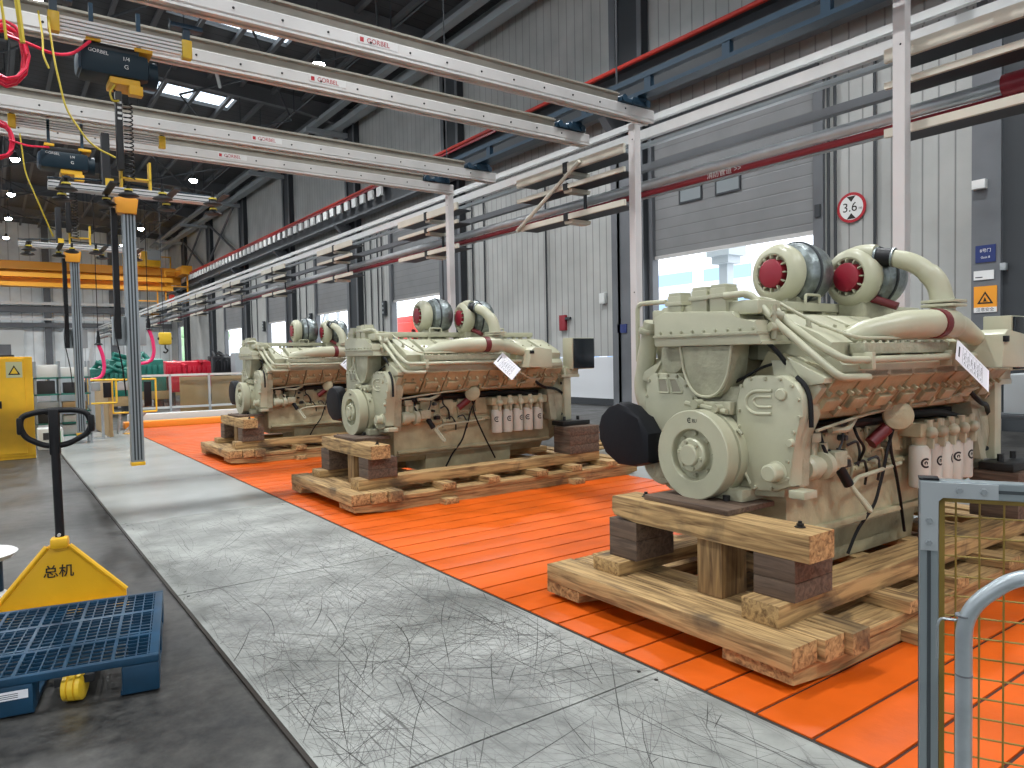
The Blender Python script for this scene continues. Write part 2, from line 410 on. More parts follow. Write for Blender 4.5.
# roof: shallow pitch, dark, roof lights; unseen near and left ones added for daylight
def roof_z(x): return 15.35 + (W-x)*.055
SKY = [(6.3, 11.2, y, y+2.0) for y in (-8, 2, 12, 20.5, 30.3, 40.2, 50.5, 59, 69)] + [(-7.5, -2.0, y, y+2.0) for y in (-8, 2, 12, 20.5, 30.3, 40.2, 50.5, 59, 69)]
ys = sorted({YN, YF+.3} | {v for s in SKY for v in s[2:]})
mb = MB()
for a, b in zip(ys, ys[1:]):
    hol = sorted([(s[0], s[1]) for s in SKY if s[2] <= a+.01 and s[3] >= b-.01])
    xs = [XL]+[v for h in hol for v in h]+[W+.3]
    for i in range(0, len(xs), 2):
        x0, x1 = xs[i], xs[i+1]
        mb.prism([(x0, roof_z(x0)), (x1, roof_z(x1)), (x1, roof_z(x1)+.2), (x0, roof_z(x0)+.2)], a, b, 'y')
struct(mb.build('ceiling', 'roof', None, smooth=0))
for i, s in enumerate(SKY):
    m_ = MB().prism([(s[0], roof_z(s[0])+.1), (s[1], roof_z(s[1])+.1), (s[1], roof_z(s[1])+.12), (s[0], roof_z(s[0])+.12)], s[2], s[3], 'y')
    struct(m_.build('window_%d' % (i+1), 'sky_pane', None, smooth=0))
# rafters, purlins, bracing
mb = MB()
for y in BAY:
    mb.prism([(W-.1, roof_z(W)-1.05), (W-3, roof_z(W-3)-.75), (XL, roof_z(XL)-.75), (XL, roof_z(XL)-.03), (W-.1, roof_z(W)-.03)], y-.06, y+.0, 'y')
    mb.prism([(W-.1, roof_z(W)-1.1), (W-3, roof_z(W-3)-.8), (XL, roof_z(XL)-.8), (XL, roof_z(XL)-.75), (W-3, roof_z(W-3)-.75), (W-.1, roof_z(W)-1.05)], y-.19, y+.13, 'y')
struct(mb.build('trim_6', 'roofbeam', None, smooth=0))
mb = MB()
x = W-1.2
while x > XL:
    z = roof_z(x); mb.box(x-.04, x+.04, YN, YF, z-.26, z-.02); mb.box(x-.09, x+.09, YN, YF, z-.28, z-.26); x -= 1.55
struct(mb.build('trim_7', 'roofbeam', None, smooth=0))
mb = MB()
for i, y in enumerate(BAY[:-1]):
    y2 = BAY[i+1]
    for x in (13.2, 5.6, -2.5, -10):
        z = 14.2
        mb.cyl((x, y, z), (x-5.4, y2, z+.3), .05, seg=6); mb.cyl((x-5.4, y, z+.3), (x, y2, z), .05, seg=6)
    for x in (12.4, 6.4, 1, -4, -9): mb.cyl((x, y, 13.7), (x, y2, 13.7), .035, seg=6)
    for x in (12.4, 6.4, 1, -4, -9):
        for t in (.25, .5, .75): mb.cyl((x, y+(y2-y)*t, 13.7), (x, y+(y2-y)*t, roof_z(x)-.2), .02, seg=5)
struct(mb.build('trim_8', 'steeld', None))
mb = MB()
for y in (32.4, 42.4, 61.2):
    mb.cyl((6.5, y+1.3, 14.5), (11.5, y+1.3, 14.5), .09, seg=8); mb.cyl((8.2, y+.4, 14.6), (9.0, y+2.6, 14.3), .08, seg=8)
struct(mb.build('trim_9', 'roofwhite', None))
# eave ducts and knee braces
mb = MB()
mb.box(W-1.15, W-.75, YN, YF, 14.0, 14.28); mb.box(W-.6, W-.25, YN, YF, 14.3, 14.9); mb.box(W-1.9, W-1.55, YN, YF, 14.4, 14.6)
for y in BAY: mb.box(W-2.6, W-.02, y-.16, y+.16, 13.75, 13.98)
struct(mb.build('trim_10', 'greyg', None, smooth=0))
mb = MB()
for (y0, y1) in ((59.2, 69.8), (69.9, 80.4)):
    mb.cyl((W-.3, y0+.4, 10.4), (W-.3, y1-.4, 14.4), .10, seg=6); mb.cyl((W-.3, y1-.4, 10.4), (W-.3, y0+.4, 14.4), .10, seg=6)
struct(mb.build('trim_11', 'steel', None))

# far wall
struct(box1('wall_far', 'wallf', None, XL, W+.25, YF, YF+.3, 0, 17.5))
mb = MB()
for x in (-13, -7.2, -1.4, 4.9, 10.8): mb.box(x-.3, x+.3, YF-.5, YF, 0, 16)
struct(mb.build('trim_12', 'steel', None, smooth=0))
mb = MB(); mb.box(XL, W, YF-.6, YF, 7.1, 7.75); mb.box(XL, W, YF-.6, YF, 5.6, 6.05)
struct(mb.build('trim_13', 'steel', None, smooth=0))
mb = MB(); mb.box(XL, W, YF-.9, YF-.6, 7.85, 8.15); mb.box(XL, W, YF-.9, YF-.6, 6.3, 6.5)
struct(mb.build('trim_14', 'whitebeam', None, smooth=0))
dr = struct(box1('door_7', 'box_w', None, -1.5, 2.8, YF-.25, YF-.02, 0, 5.7))
box1('door_panel', 'steel', dr, -1.2, 1.7, YF-.3, YF-.25, 2.4, 3.9)

# left and near walls, out of view, with window bands added to let in side daylight
mb = MB()
mb.box(XL-.3, XL, YN, YF, 0, 4.0); mb.box(XL-.3, XL, YN, YF, 7.0, 17.2)
for k in range(11): mb.box(XL-.3, XL, YN+k*10.2-.6, YN+k*10.2+.6, 4.0, 7.0)
struct(mb.build('wall_left', 'wallp', None, smooth=0))
mb = MB()
mb.box(XL-.3, W+.3, YN-.3, YN, 0, 4.0); mb.box(XL-.3, W+.3, YN-.3, YN, 7.0, 17.2)
for k in range(6): mb.box(XL-.3+k*6.5-.5, XL-.3+k*6.5+.5, YN-.3, YN, 4.0, 7.0)
struct(mb.build('wall_near', 'wallp', None, smooth=0))

# roller doors of the right wall
for i, (a, b, zo, _) in enumerate(DOORS):
    d = bpy.data.objects.new('door_%d' % (i+1), None); COL.objects.link(d); d['kind'] = 'structure'; d.location = (W, (a+b)/2, 0)
    h = (b-a)/2
    MB().box(.03, .09, -h+.1, h-.1, zo+.0, 8.25).build('shutter', 'roll', d, smooth=0)
    f = MB(); f.box(-.10, .16, -h-.14, -h+.12, 0, 8.4); f.box(-.10, .16, h-.12, h+.14, 0, 8.4); f.box(-.06, .3, -h, h, 8.2, 8.6)
    f.build('door_frame', 'steel', d, smooth=0)
    box1('bottom_bar', 'alu', d, .0, .1, -h+.1, h-.1, zo-.08, zo+.02)
    if i == 0:
        for yy in (-.05, 1.25):
            w_ = MB(); w_.box(-.01, .03, yy-.42, yy+.42, 6.02, 6.07); w_.box(-.01, .03, yy-.42, yy+.42, 6.40, 6.45); w_.box(-.01, .03, yy-.42, yy-.37, 6.07, 6.40); w_.box(-.01, .03, yy+.37, yy+.42, 6.07, 6.40)
            wf = w_.build('shutter_window', 'steeld', d, smooth=0)
            box1('pane', 'alu2', wf, .0, .03, yy-.37, yy+.37, 6.07, 6.40)
        box1('control_box', 'steeld', d, -.14, -.10, -h-.08, -h+.06, 4.9, 5.2)

# ------------------------------------------------------------------ outside, seen through the doors
def outside():
    b = thing('office_building', 'white office block with blue window bands seen through the first open door', 'building', (60, 48, 0))
    mb = MB(); mb.box(-2, 14, -22, 30, 0, 10.6, 0); mb.build('wall', 'bwhite', b, smooth=0)
    for k in range(4):
        for j in range(7):
            box1('window', 'bblue', b, -2.12, -1.98, -20+j*7, -14.5+j*7, 1.0+k*2.6, 2.2+k*2.6)
    for k in range(4): box1('ledge', 'bwhite', b, -2.5, -2, -22, 30, .4+k*2.6, .7+k*2.6)
    c = thing('steel_column', 'grey outdoor steel column with T-shaped head seen through the first open door', 'column', (24, 18.55, 0))
    mb = MB(); mb.box(-.2, .2, -.2, .2, -.05, 5.2); mb.build('shaft', 'outsteel', c, smooth=0)
    box1('head', 'outsteel', c, -.4, .4, -.4, .4, 5.2, 5.5); box1('cap', 'outsteel', c, -.55, .55, -.55, .55, 5.5, 6.1)
    m = thing('red_machine', 'red machine standing outside the second open door', 'machine', (34, 64, 0))
    box1('body', 'outred', m, -1.5, 1.5, -3, 2.5, 0, 5.2, bev=.1); box1('boom', 'outred', m, -.6, .6, -4, 4, 5.2, 5.9, bev=.08)
    for k, (y, lab) in enumerate(((68, 'second'), (83, 'third'), (103, 'fourth'))):
        t = thing('bracing_truss', 'white cross-braced steel truss outside, seen through the %s open door' % lab, 'truss', (30, y, 0))
        mb = MB()
        for dy in (-7, -1, 5): mb.box(-.15, .15, dy-.15, dy+.15, -.05, 8)
        mb.build('post', 'outsteel', t, smooth=0)
        mb = MB()
        mb.cyl((0, -7, 1), (0, -1, 7.5), .12, seg=8); mb.cyl((0, -1, 1), (0, -7, 7.5), .12, seg=8); mb.cyl((0, -1, 7.5), (0, 5, 1), .12, seg=8); mb.cyl((0, -7, 7.6), (0, 5, 7.6), .14, seg=8)
        mb.build('brace', 'outsteel', t)
    t = thing('hedge', 'green hedge outside the tall far door', 'hedge', (40, 190, 0))
    mb = MB()
    for k in range(60): mb.sph((random.uniform(-3, 3), random.uniform(-20, 20), random.uniform(1, 9)), random.uniform(1.5, 2.6), 8)
    mb.build('foliage', mat('hedge green', (.25, .42, .22), .8), t)
outside()

# ------------------------------------------------------------------ floor plates and orange deck
pl_seams = [-3.3, -.37, 2.565, 5.50, 8.32, 11.1, 14.0, 16.9, 20.3]
mb = MB()
for a, b in zip(pl_seams[:4], pl_seams[1:5]): mb.box(1.012, 2.735, a+.006, b-.006, -.003, .012)
fp = struct(mb.build('floor_plate', 'plate', None, smooth=0))
mb = MB()
for a, b in zip(pl_seams[4:], pl_seams[5:]): mb.box(1.012, 2.735, a+.004, b-.004, -.003, .012)
mb.box(7.0, 10.2, -4, 9.5, -.003, .008)
struct(mb.build('floor_plate_far', 'plate_clean', None, smooth=0))
mb = MB(); mb.box(.992, 1.012, -3.3, 20.3, -.004, .010); mb.box(2.735, 2.765, -3.3, 20.3, -.004, .006)
struct(mb.build('trim_15', 'edge', None, smooth=0))
# screw heads in the plate corners
mb = MB()
for y in pl_seams[1:6]:
    for x in (1.07, 2.66):
        for dy in (-.06, .06): mb.cyl((x, y+dy, .012), (x, y+dy, .0135), .011, seg=10)
struct(mb.build('plate_screws', 'bolt', None))
# scuffs: long thin marks of their own shape lying on the plates
def scuffs(name, n, m, wid, ymin, ymax, z, seed, curl):
    mb = MB(); rnd = random.Random(seed)
    for k in range(n):
        y = rnd.triangular(ymin, ymax, ymin+(ymax-ymin)*.35); x = rnd.uniform(1.02, 2.73)
        L = .06+rnd.random()**2.2*1.25; a = rnd.choice((rnd.gauss(PI*.5, .10), rnd.gauss(PI*.5+.7, .25), rnd.gauss(PI*.5-.6, .25), rnd.gauss(0, .5), rnd.uniform(0, PI)))
        c = rnd.gauss(0, curl)
        w = rnd.uniform(*wid)*.5; prev = None; N = 8
        for i in range(N+1):
            t = i/N; a2 = a+c*(t-.5)*L
            px = x+math.cos(a2)*L*(t-.5); py = y+math.sin(a2)*L*(t-.5)
            if not (1.02 < px < 2.73 and ymin-.3 < py < 8.31) or any(abs(py-s_) < .008 for s_ in pl_seams): prev = None; continue
            ww = w*math.sin(PI*(t*.9+.05)); nx, ny = -math.sin(a2)*ww, math.cos(a2)*ww
            cur = (mb.bm.verts.new((px+nx, py+ny, z)), mb.bm.verts.new((px-nx, py-ny, z)))
            if prev: mb.bm.faces.new((prev[0], prev[1], cur[1], cur[0]))
            prev = cur
    return struct(mb.build(name, m, None, smooth=0))
scuffs('floor_scuffs_dark', 480, 'scratch', (.0014, .0060), .9, 8.25, .0128, 5, .18)
scuffs('floor_scuffs_grey', 2600, 'scratch2', (.0010, .0035), .9, 8.3, .0124, 9, .25)
# orange deck boards
mb = MB(); y = 1.998-.284*14
k = 0
while y < 20.6:
    xs = [2.77, 7.0]
    mb.box(xs[0], xs[1], y+.009, y+.284-.009, -.002, .010, .003); y += .284; k += 1
struct(mb.build('floor_deck', 'orange', None, smooth=30))
struct(box1('floor_deck_joint', 'groove', None, 2.765, 7.0, -2, 20.6, -.003, .001))

# ------------------------------------------------------------------ engine
def C_logo(mb, r, mtx, wrapR=None):
    """bold C mark with a small inner c, flat"""
    def arc(R0, R1, a0, a1, n=14):
        A = []
        for i in range(n+1):
            a = a0+(a1-a0)*i/n; A.append((R0*math.cos(a), R1*math.cos(a), R0*math.sin(a), R1*math.sin(a)))
        for p, q in zip(A, A[1:]):
            pts = [(p[0], p[2]), (p[1], p[3]), (q[1], q[3]), (q[0], q[2])]
            mb.face([mtx @ Vector((*c, 0)) for c in pts])
    arc(r, r*.62, math.radians(50), math.radians(310)); arc(r*.38, r*.12, math.radians(-60), math.radians(240), 10)

def engine():
    E = thing('marine_engine', 'cream sixteen-cylinder engine nearest the camera on its timber skid', 'engine', (3.5, 2.98, 0), 0, 'big cream engines on timber skids')
    zc = 1.023
    # --- vibration damper
    prof = [(0, .20), (.275, .20), (.278, .195), (.278, .122), (.250, .120), (.250, .100), (.278, .098), (.278, .006), (.272, 0), (.165, 0), (.160, .006), (.158, .05), (.105, .05), (.10, .045)]
    d = MB().lathe(prof[::-1] + [], (0, 0, zc), (1, 0, 0), 56).build('vibration_damper', 'cream', E)
    h = MB().lathe([(0, -.035), (.06, -.035), (.066, -.03), (.068, -.012), (.098, -.012), (.105, -.004), (.106, .06)], (0, 0, zc), (1, 0, 0), 32).build('hub', 'cream', d)
    for k in range(6):
        a = k*PI/3+.2; MB().bolt((-.012, .083*math.cos(a), zc+.083*math.sin(a)), (-1, 0, 0), .013, .014).build('bolt', 'cream2', d)
    for k in range(8):
        a = k*PI/4; MB().cyl((.05, .131*math.cos(a), zc+.131*math.sin(a)), (.03, .131*math.cos(a), zc+.131*math.sin(a)), .016, .012, 8).build('lug', 'cream2', d)
    mb = MB(); C_logo(mb, .017, frame((-.0015, .012, zc+.215), (0, -1, 0), (0, 0, 1))); mb.build('emblem', 'bolt', d, 0)
    text('marking', 'EU', .03, 'bolt', d, frame((-.0015, -.028, zc+.213), (0, -1, 0), (0, 0, 1)))
    # --- front housing behind the damper
    MB().prism([(-.50, .80), (.38, .73), (.56, .84), (.60, 1.32), (.40, 1.46), (-.20, 1.44), (-.56, 1.3)], .22, .42, 'x', .015).build('front_housing', 'cream2', E)
    # gear cover, near side
    gp = [(-.19, 1.0), (-.195, 1.36), (-.218, 1.437), (-.253, 1.494), (-.32, 1.512), (-.51, 1.512), (-.588, 1.472), (-.633, 1.402), (-.643, 1.28), (-.57, 1.131), (-.566, .879), (-.45, .83), (-.29, .824)]
    gc = MB().prism(gp, .19, .30, 'x', .018).build('gear_cover', 'cream', E)
    mb = MB()
    for (y, z) in [(-.235, 1.45), (-.30, 1.492), (-.40, 1.494), (-.50, 1.492), (-.575, 1.455), (-.615, 1.38), (-.62, 1.28), (-.585, 1.19), (-.548, 1.12), (-.545, 1.02), (-.545, .92), (-.44, .85), (-.33, .845), (-.215, 1.30), (-.215, 1.2)]:
        mb.bolt((.19, y, z), (-1, 0, 0), .012, .014)
    mb.build('cover_bolts', 'cream2', gc)
    MB().tube([(.188, -.445, 1.425), (.188, -.315, 1.42), (.188, -.262, 1.38), (.188, -.265, 1.32), (.188, -.32, 1.285), (.188, -.44, 1.29)], .010, 8, .05).build('relief_rib', 'cream', gc)
    MB().tube([(.188, -.44, 1.39), (.188, -.34, 1.388), (.188, -.31, 1.365), (.188, -.34, 1.325), (.188, -.44, 1.33)], .008, 8, .04).build('relief_rib', 'cream', gc)
    MB().lathe([(0, -.014), (.028, -.014), (.036, -.008), (.036, 0)], (.19, -.505, 1.405), (1, 0, 0), 16).build('plug', 'cream', gc)
    MB().lathe([(0, -.085), (.042, -.085), (.052, -.078), (.054, -.01), (.066, -.006), (.066, 0)], (.19, -.47, .95), (1, 0, 0), 24).build('end_cap', 'cream', gc)
    MB().lathe([(0, -.03), (.02, -.03), (.024, 0)], (.19, -.57, 1.13), (1, 0, 0), 12).build('plug', 'cream', gc)
    # side face of the gear case and the belt strip lying over its edge
    MB().prism([(-.21, 1.0), (-.24, 1.46), (-.33, 1.50), (-.5, 1.50), (-.58, 1.44), (-.62, 1.38), (-.625, 1.28), (-.55, 1.14), (-.55, .86), (-.3, .83)], .30, .40, 'x', .01).build('gear_case', 'cream2', E)
    MB().tube([(.25, -.565, 1.505), (.25, -.62, 1.46), (.25, -.648, 1.39), (.25, -.655, 1.30), (.25, -.655, 1.22)], .014, 8, .05).build('rubber_strip', 'black', E)
    MB().box(.17, .30, -.66, -.56, .815, .86, .006).build('corner_foot', 'cream', E)
    # far-side cover with two pockets
    lc = MB().prism([(.578, 1.339), (.535, 1.50), (.50, 1.52), (.278, 1.522), (.186, 1.456), (.118, 1.345), (.047, 1.348), (.0, 1.30), (.0, 1.05), (.50, 1.05), (.575, 1.15)], .20, .32, 'x', .014).build('pump_cover', 'cream', E)
    mb = MB()
    for (y, z) in [(.555, 1.36), (.53, 1.47), (.45, 1.505), (.36, 1.505), (.28, 1.50), (.205, 1.44), (.15, 1.36), (.55, 1.22)]: mb.bolt((.20, y, z), (-1, 0, 0), .011, .013)
    mb.build('cover_bolts', 'cream2', lc)
    for (a, b, c, dd) in (((.45, 1.485), (.375, 1.485), (.35, 1.39), (.44, 1.39)), ((.355, 1.485), (.285, 1.482), (.235, 1.395), (.325, 1.39))):
        mb = MB()
        P_ = [a, b, c, dd]
        cyq = sum(p[0] for p in P_)/4; czq = sum(p[1] for p in P_)/4
        mb.tube([(.198, *p) for p in P_+[P_[0]]], .008, 6, .012); mb.build('pocket_rim', 'cream', lc)
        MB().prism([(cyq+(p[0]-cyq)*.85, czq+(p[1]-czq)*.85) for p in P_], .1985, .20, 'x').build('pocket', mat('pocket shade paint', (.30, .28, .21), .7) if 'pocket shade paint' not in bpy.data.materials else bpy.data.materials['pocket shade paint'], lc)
    # small center parts between the covers
    mb = MB(); mb.box(.16, .24, -.17, .10, 1.27, 1.35, .01); mb.cyl((.10, .06, 1.33), (.2, .06, 1.33), .03, seg=12); mb.cyl((.10, -.10, 1.31), (.2, -.10, 1.31), .025, seg=12); mb.cyl((.14, .16, 1.33), (.14, -.16, 1.29), .018, seg=8)
    mb.build('tensioner', 'cream2', E)
    MB().tube([(.17, -.19, 1.16), (.14, -.25, 1.185), (.14, -.27, 1.16)], .012, 8).build('sensor', 'cream2', E)
    MB().tube([(.19, -.22, .99), (.19, -.29, .86)], .009, 8).build('dipstick', 'cream', E)
    MB().lathe([(0, 0), (.16, 0), (.17, .02), (.17, .10)], (.18, .42, .93), (1, 0, 0), 28).build('alternator_pulley', 'cream2', E)
    # black belt guard on the far side
    mb = MB()
    mb.prism([(.90, 1.14), (.87, 1.22), (.79, 1.29), (.69, 1.32), (.60, 1.30), (.50, 1.22), (.40, 1.12), (.40, .92), (.55, .88), (.70, .88), (.83, .95), (.89, 1.04)], .04, .20, 'x', .045)
    mb.build('belt_guard', 'blackpl', E)
    # --- thermostat housing on top
    th = MB().prism([(.41, 1.70), (-.42, 1.697), (-.42, 1.715), (-.40, 1.72), (-.38, 1.84), (-.24, 1.85), (-.22, 1.90), (.33, 1.93), (.42, 1.90), (.42, 1.72)], .13, .44, 'x', .012).build('thermostat_housing', 'cream', E)
    box1('flange', 'cream2', th, .115, .46, -.40, .42, 1.755, 1.775, bev=.004)
    mb = MB()
    for k in range(9): mb.bolt((.13, -.36+k*.09, 1.79), (-1, 0, 0), .010, .012)
    mb.build('cover_bolts', 'cream2', th)
    for (y, z0, z1, r) in ((.26, 1.90, 2.05, .058), (.055, 1.90, 2.07, .062), (-.09, 1.90, 2.075, .062)):
        mb = MB(); mb.box(.15, .15+2*r, y-r, y+r, z0, z1-.02, .008); mb.box(.14, .16+2*r, y-r-.012, y+r+.012, z1-.085, z1-.06, .003); mb.box(.155, .145+2*r, y-r+.006, y+r-.006, z1-.03, z1, .006)
        mb.build('water_outlet', 'cream', th)
    mb = MB(); mb.box(.18, .42, -.36, .40, 1.88, 1.965, .02); mb.box(.20, .40, .30, .50, 1.86, 1.95, .012); mb.build('top_block', 'cream', th)
    # V neck below it
    MB().prism([(.22, 1.70), (-.19, 1.70), (-.17, 1.54), (-.12, 1.42), (-.05, 1.37), (.08, 1.37), (.15, 1.42), (.20, 1.54)], .17, .34, 'x', .02).build('water_pump_neck', 'cream2', E)
    MB().tube([(.165, .225, 1.70), (.165, .19, 1.50), (.165, .10, 1.375), (.165, -.06, 1.375), (.165, -.15, 1.50), (.165, -.18, 1.70)], .009, 8, .08).build('neck_rib', 'cream', E)
    mb = MB(); mb.lathe([(0, 0), (.10, 0), (.115, .02), (.12, .12)], (.24, .36, 1.62), (1, 0, 0), 20); mb.box(.28, .42, .24, .50, 1.5, 1.7, .02)
    mb.build('water_pump', 'cream2', E)
    MB().tube([(.30, .60, 1.88), (.31, .625, 1.80), (.33, .69, 1.58), (.34, .73, 1.40), (.34, .66, 1.24)], [.055, .060, .066, .070, .06], 16, .08).build('coolant_elbow', 'cream', E)
    MB().lathe([(0, 0), (.07, 0), (.075, .01), (.075, .03), (.07, .04)], (.30, .62, 1.83), (.0, .3, -1), 20).build('elbow_clamp', 'cream2', E)
    MB().tube([(.34, .775, 1.60), (.34, .775, 2.02), (.34, .50, 2.015)], .017, 10, .06).build('vent_tube', 'cream', E)
    # --- crankcase, pan
    mb = MB(); mb.prism([(-.42, .50), (-.42, 1.10), (-.33, 1.15), (-.33, 1.30), (0, 1.75), (.33, 1.30), (.33, 1.15), (.42, 1.10), (.42, .50)], .36, 2.72, 'x', .01)
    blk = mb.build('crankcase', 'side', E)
    mb = MB()
    for z in (.52, .86): mb.box(.40, 2.70, -.455, -.415, z, z+.035, .004); mb.box(.40, 2.70, .415, .455, z, z+.035, .004)
    for k in range(22):
        mb.bolt((.45+k*.104, -.455, .877), (0, -1, 0), .011, .012)
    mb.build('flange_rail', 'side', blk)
    for k in range(8):
        x = .55+k*.265
        mb = MB(); mb.box(x-.10, x+.10, -.445, -.415, .94, 1.14, .012)
        for bx in (-.08, .08):
            for bz in (.96, 1.12): mb.bolt((x+bx, -.445, bz), (0, -1, 0), .009, .01)
        mb.build('inspection_cover', 'side', blk)
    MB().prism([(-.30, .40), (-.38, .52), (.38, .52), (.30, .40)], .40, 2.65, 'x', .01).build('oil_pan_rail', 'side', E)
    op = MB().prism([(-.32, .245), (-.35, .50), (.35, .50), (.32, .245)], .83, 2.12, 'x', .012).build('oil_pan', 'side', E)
    MB().box(.40, 2.12, -.36, -.345, .47, .49, .002).build('pan_seam', 'cream', op)
    # --- cylinder banks
    def bank(s):
        for k in range(8):
            x0 = .36+k*.297; x1 = x0+.278
            p = [(-.32, 1.20), (-.36, 1.20), (-.55, 1.25), (-.70, 1.455), (-.745, 1.49), (-.745, 1.53), (-.30, 1.66), (-.20, 1.5)]
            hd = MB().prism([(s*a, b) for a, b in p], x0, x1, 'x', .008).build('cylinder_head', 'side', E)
            mb = MB(); mt = frame(((x0+x1)/2, s*-.640, 1.345), (1, 0, 0), (0, s*-.59, .81))
            mb.box(-.11, .05, -.05, .03, -.02, .014, .006, mt); mb.box(.065, .10, -.09, -.03, -.02, .022, .006, mt)
            for q in (-.11, .0, .11): mb.box(q-.012, q+.012, .06, .085, -.02, .02, .002, mt)
            mb.build('port_boss', 'side', hd)
            p = [(-.66, 1.60), (-.68, 1.70), (-.60, 1.755), (-.30, 1.885), (-.22, 1.89), (-.18, 1.84), (-.18, 1.60)]
            rc = MB().prism([(s*a, b) for a, b in p], x0+.06, x1-.015+.04, 'x', .016).build('rocker_cover', 'cream', E)
            mb = MB()
            for q in (.10, .24): mb.bolt((x0+q, s*-.5, 1.80), (0, s*-.4, 1), .012, .014)
            mb.build('cover_bolts', 'cream2', rc)
        MB().prism([(s*-.745, 1.50), (s*-.745, 1.57), (s*-.70, 1.615), (s*-.35, 1.64), (s*-.35, 1.50)], .42, 2.72, 'x', .006).build('head_plate', 'cream', E)
        br = MB().box(.60, 1.66, s*-.775, s*-.68, 1.628, 1.695, .008).build('bolted_rail', 'cream2', E)
        mb = MB()
        for k in range(12): mb.cyl((.63+k*.088, s*-.758, 1.693), (.63+k*.088, s*-.758, 1.708), .013, .010, 8)
        mb.build('rail_bolts', 'cream', br)
        # front wedge of the bank
        MB().prism([(s*-.44, 1.24), (s*-.55, 1.255), (s*-.69, 1.44), (s*-.52, 1.60), (s*-.36, 1.60)], .30, .365, 'x', .01).build('bank_end_plate', 'cream', E)
        MB().prism([(s*-.60, 1.45), (s*-.715, 1.47), (s*-.72, 1.50), (s*-.48, 1.62)], .28, .52, 'x', .008).build('end_bracket', 'cream', E)
    bank(1); bank(-1)
    # coolant / fuel pipes near side
    MB().tube([(.13, -.15, 1.995), (.22, -.27, 2.01), (.26, -.43, 1.82), (.30, -.60, 1.66), (.35, -.77, 1.50), (.60, -.80, 1.495)], .022, 12, .05).build('coolant_pipe', 'cream', E)
    MB().tube([(.30, -.40, 1.90), (.32, -.45, 1.83), (.34, -.62, 1.70), (.37, -.79, 1.597), (.60, -.795, 1.595), (2.05, -.795, 1.60)], .022, 12, .05).build('coolant_pipe', 'cream', E)
    MB().tube([(.24, -.22, 1.99), (.39, -.31, 1.972), (.48, -.52, 1.83), (.55, -.72, 1.735), (.62, -.745, 1.722), (1.68, -.745, 1.722)], .011, 10, .06).build('fuel_line', 'cream', E)
    MB().tube([(.30, .40, 1.90), (.34, .62, 1.70), (.37, .79, 1.597), (2.05, .795, 1.60)], .022, 12, .05).build('coolant_pipe', 'cream', E)
    for x in (.62, 1.62): MB().box(x-.02, x+.02, -.82, -.70, 1.54, 1.64, .006).build('pipe_bracket', 'cream', E)
    MB().tube([(.47, -.50, 1.84), (.47, -.51, 1.79), (.46, -.55, 1.73)], .014, 8, .02).build('pipe_clip', 'cream2', E)
    MB().tube([(.24, -.36, 1.73), (.30, -.44, 1.62), (.34, -.50, 1.48), (.36, -.52, 1.34)], .014, 8, .08).build('rubber_hose', 'black', E)
    MB().tube([(.26, -.10, 1.45), (.30, -.30, 1.56), (.32, -.44, 1.60)], .009, 8, .05).build('harness', 'black', E)
    mb = MB(); mb.cyl((.24, -.40, 1.88), (.30, -.44, 1.86), .03, seg=12); mb.cyl((.22, -.41, 1.80), (.28, -.43, 1.79), .028, seg=12); mb.cyl((.25, -.42, 1.73), (.25, -.42, 1.93), .018, seg=10)
    mb.build('valve_fitting', 'cream2', E)
    # valley top and long rails
    MB().box(.45, 2.70, -.20, .20, 1.60, 1.90, .02).build('valley_cover', 'cream2', E)
    for y in (-.06, .16):
        rl = MB().box(.45, 2.72, y-.035, y+.035, 1.93, 1.99, .006).build('top_rail', 'cream', E)
        for k in range(9): MB().box(.50+k*.27, .54+k*.27, y-.025, y+.025, 1.85, 1.93, .003).build('rail_standoff', 'cream', rl)
    MB().tube([(1.05, -.12, 1.98), (1.05, -.12, 2.04), (1.22, -.12, 2.04), (1.22, -.12, 1.98)], .010, 8, .02).build('lifting_loop', 'cream', E)
    MB().tube([(2.0, -.12, 1.98), (2.0, -.12, 2.04), (2.2, -.12, 2.04), (2.2, -.12, 1.98)], .010, 8, .02).build('lifting_loop', 'cream', E)
    # --- turbochargers
    def turbo(x, y, z):
        g = bpy.data.objects.new('turbocharger', None); COL.objects.link(g); g.parent = E; g.location = (x, y, z); g.rotation_euler = (0, 0, math.radians(-6)); g.scale = (1.06, 1.1, 1.1); g.empty_display_size = .1
        MB().lathe([(.088, .02), (.095, .035), (.112, .035), (.118, -.012), (.13, -.018), (.155, -.012), (.180, .012), (.192, .05), (.185, .09), (.16, .12), (.11, .13), (0, .13)], (0, 0, 0), (1, 0, 0), 40).build('compressor_housing', 'cream', g)
        MB().lathe([(0, -.036), (.082, -.036), (.091, -.030), (.094, -.0), (.094, .03)], (0, 0, 0), (1, 0, 0), 32).build('intake_cap', 'capred', g)
        for k in range(12):
            a = k*PI/6
            mb = MB(); mb.box(.094, .118, -.0040, .0045, .004, .030, 0, Matrix.Rotation(-PI/2, 4, 'Y') @ Matrix.Rotation(a, 4, 'Z'))
            mb.build('housing_rib', 'cream2', g)
        MB().lathe([(.12, .12), (.15, .13), (.19, .15), (.2, .18), (.205, .24), (.2, .30), (.185, .36), (.14, .40), (.08, .41), (0, .41)], (0, 0, .005), (1, 0, 0), 40).build('turbine_wrap', 'foil', g)
        MB().lathe([(.195, .205), (.212, .208), (.212, .222), (.195, .225)], (0, 0, .005), (1, 0, 0), 40).build('clamp_band', 'steeld', g)
        MB().box(.02, .36, -.09, .09, -.30, -.15, .015).build('pedestal', 'cream2', g)
        return g
    t1 = turbo(1.02, .11, 2.205); t2 = turbo(1.47, -.19, 2.17)
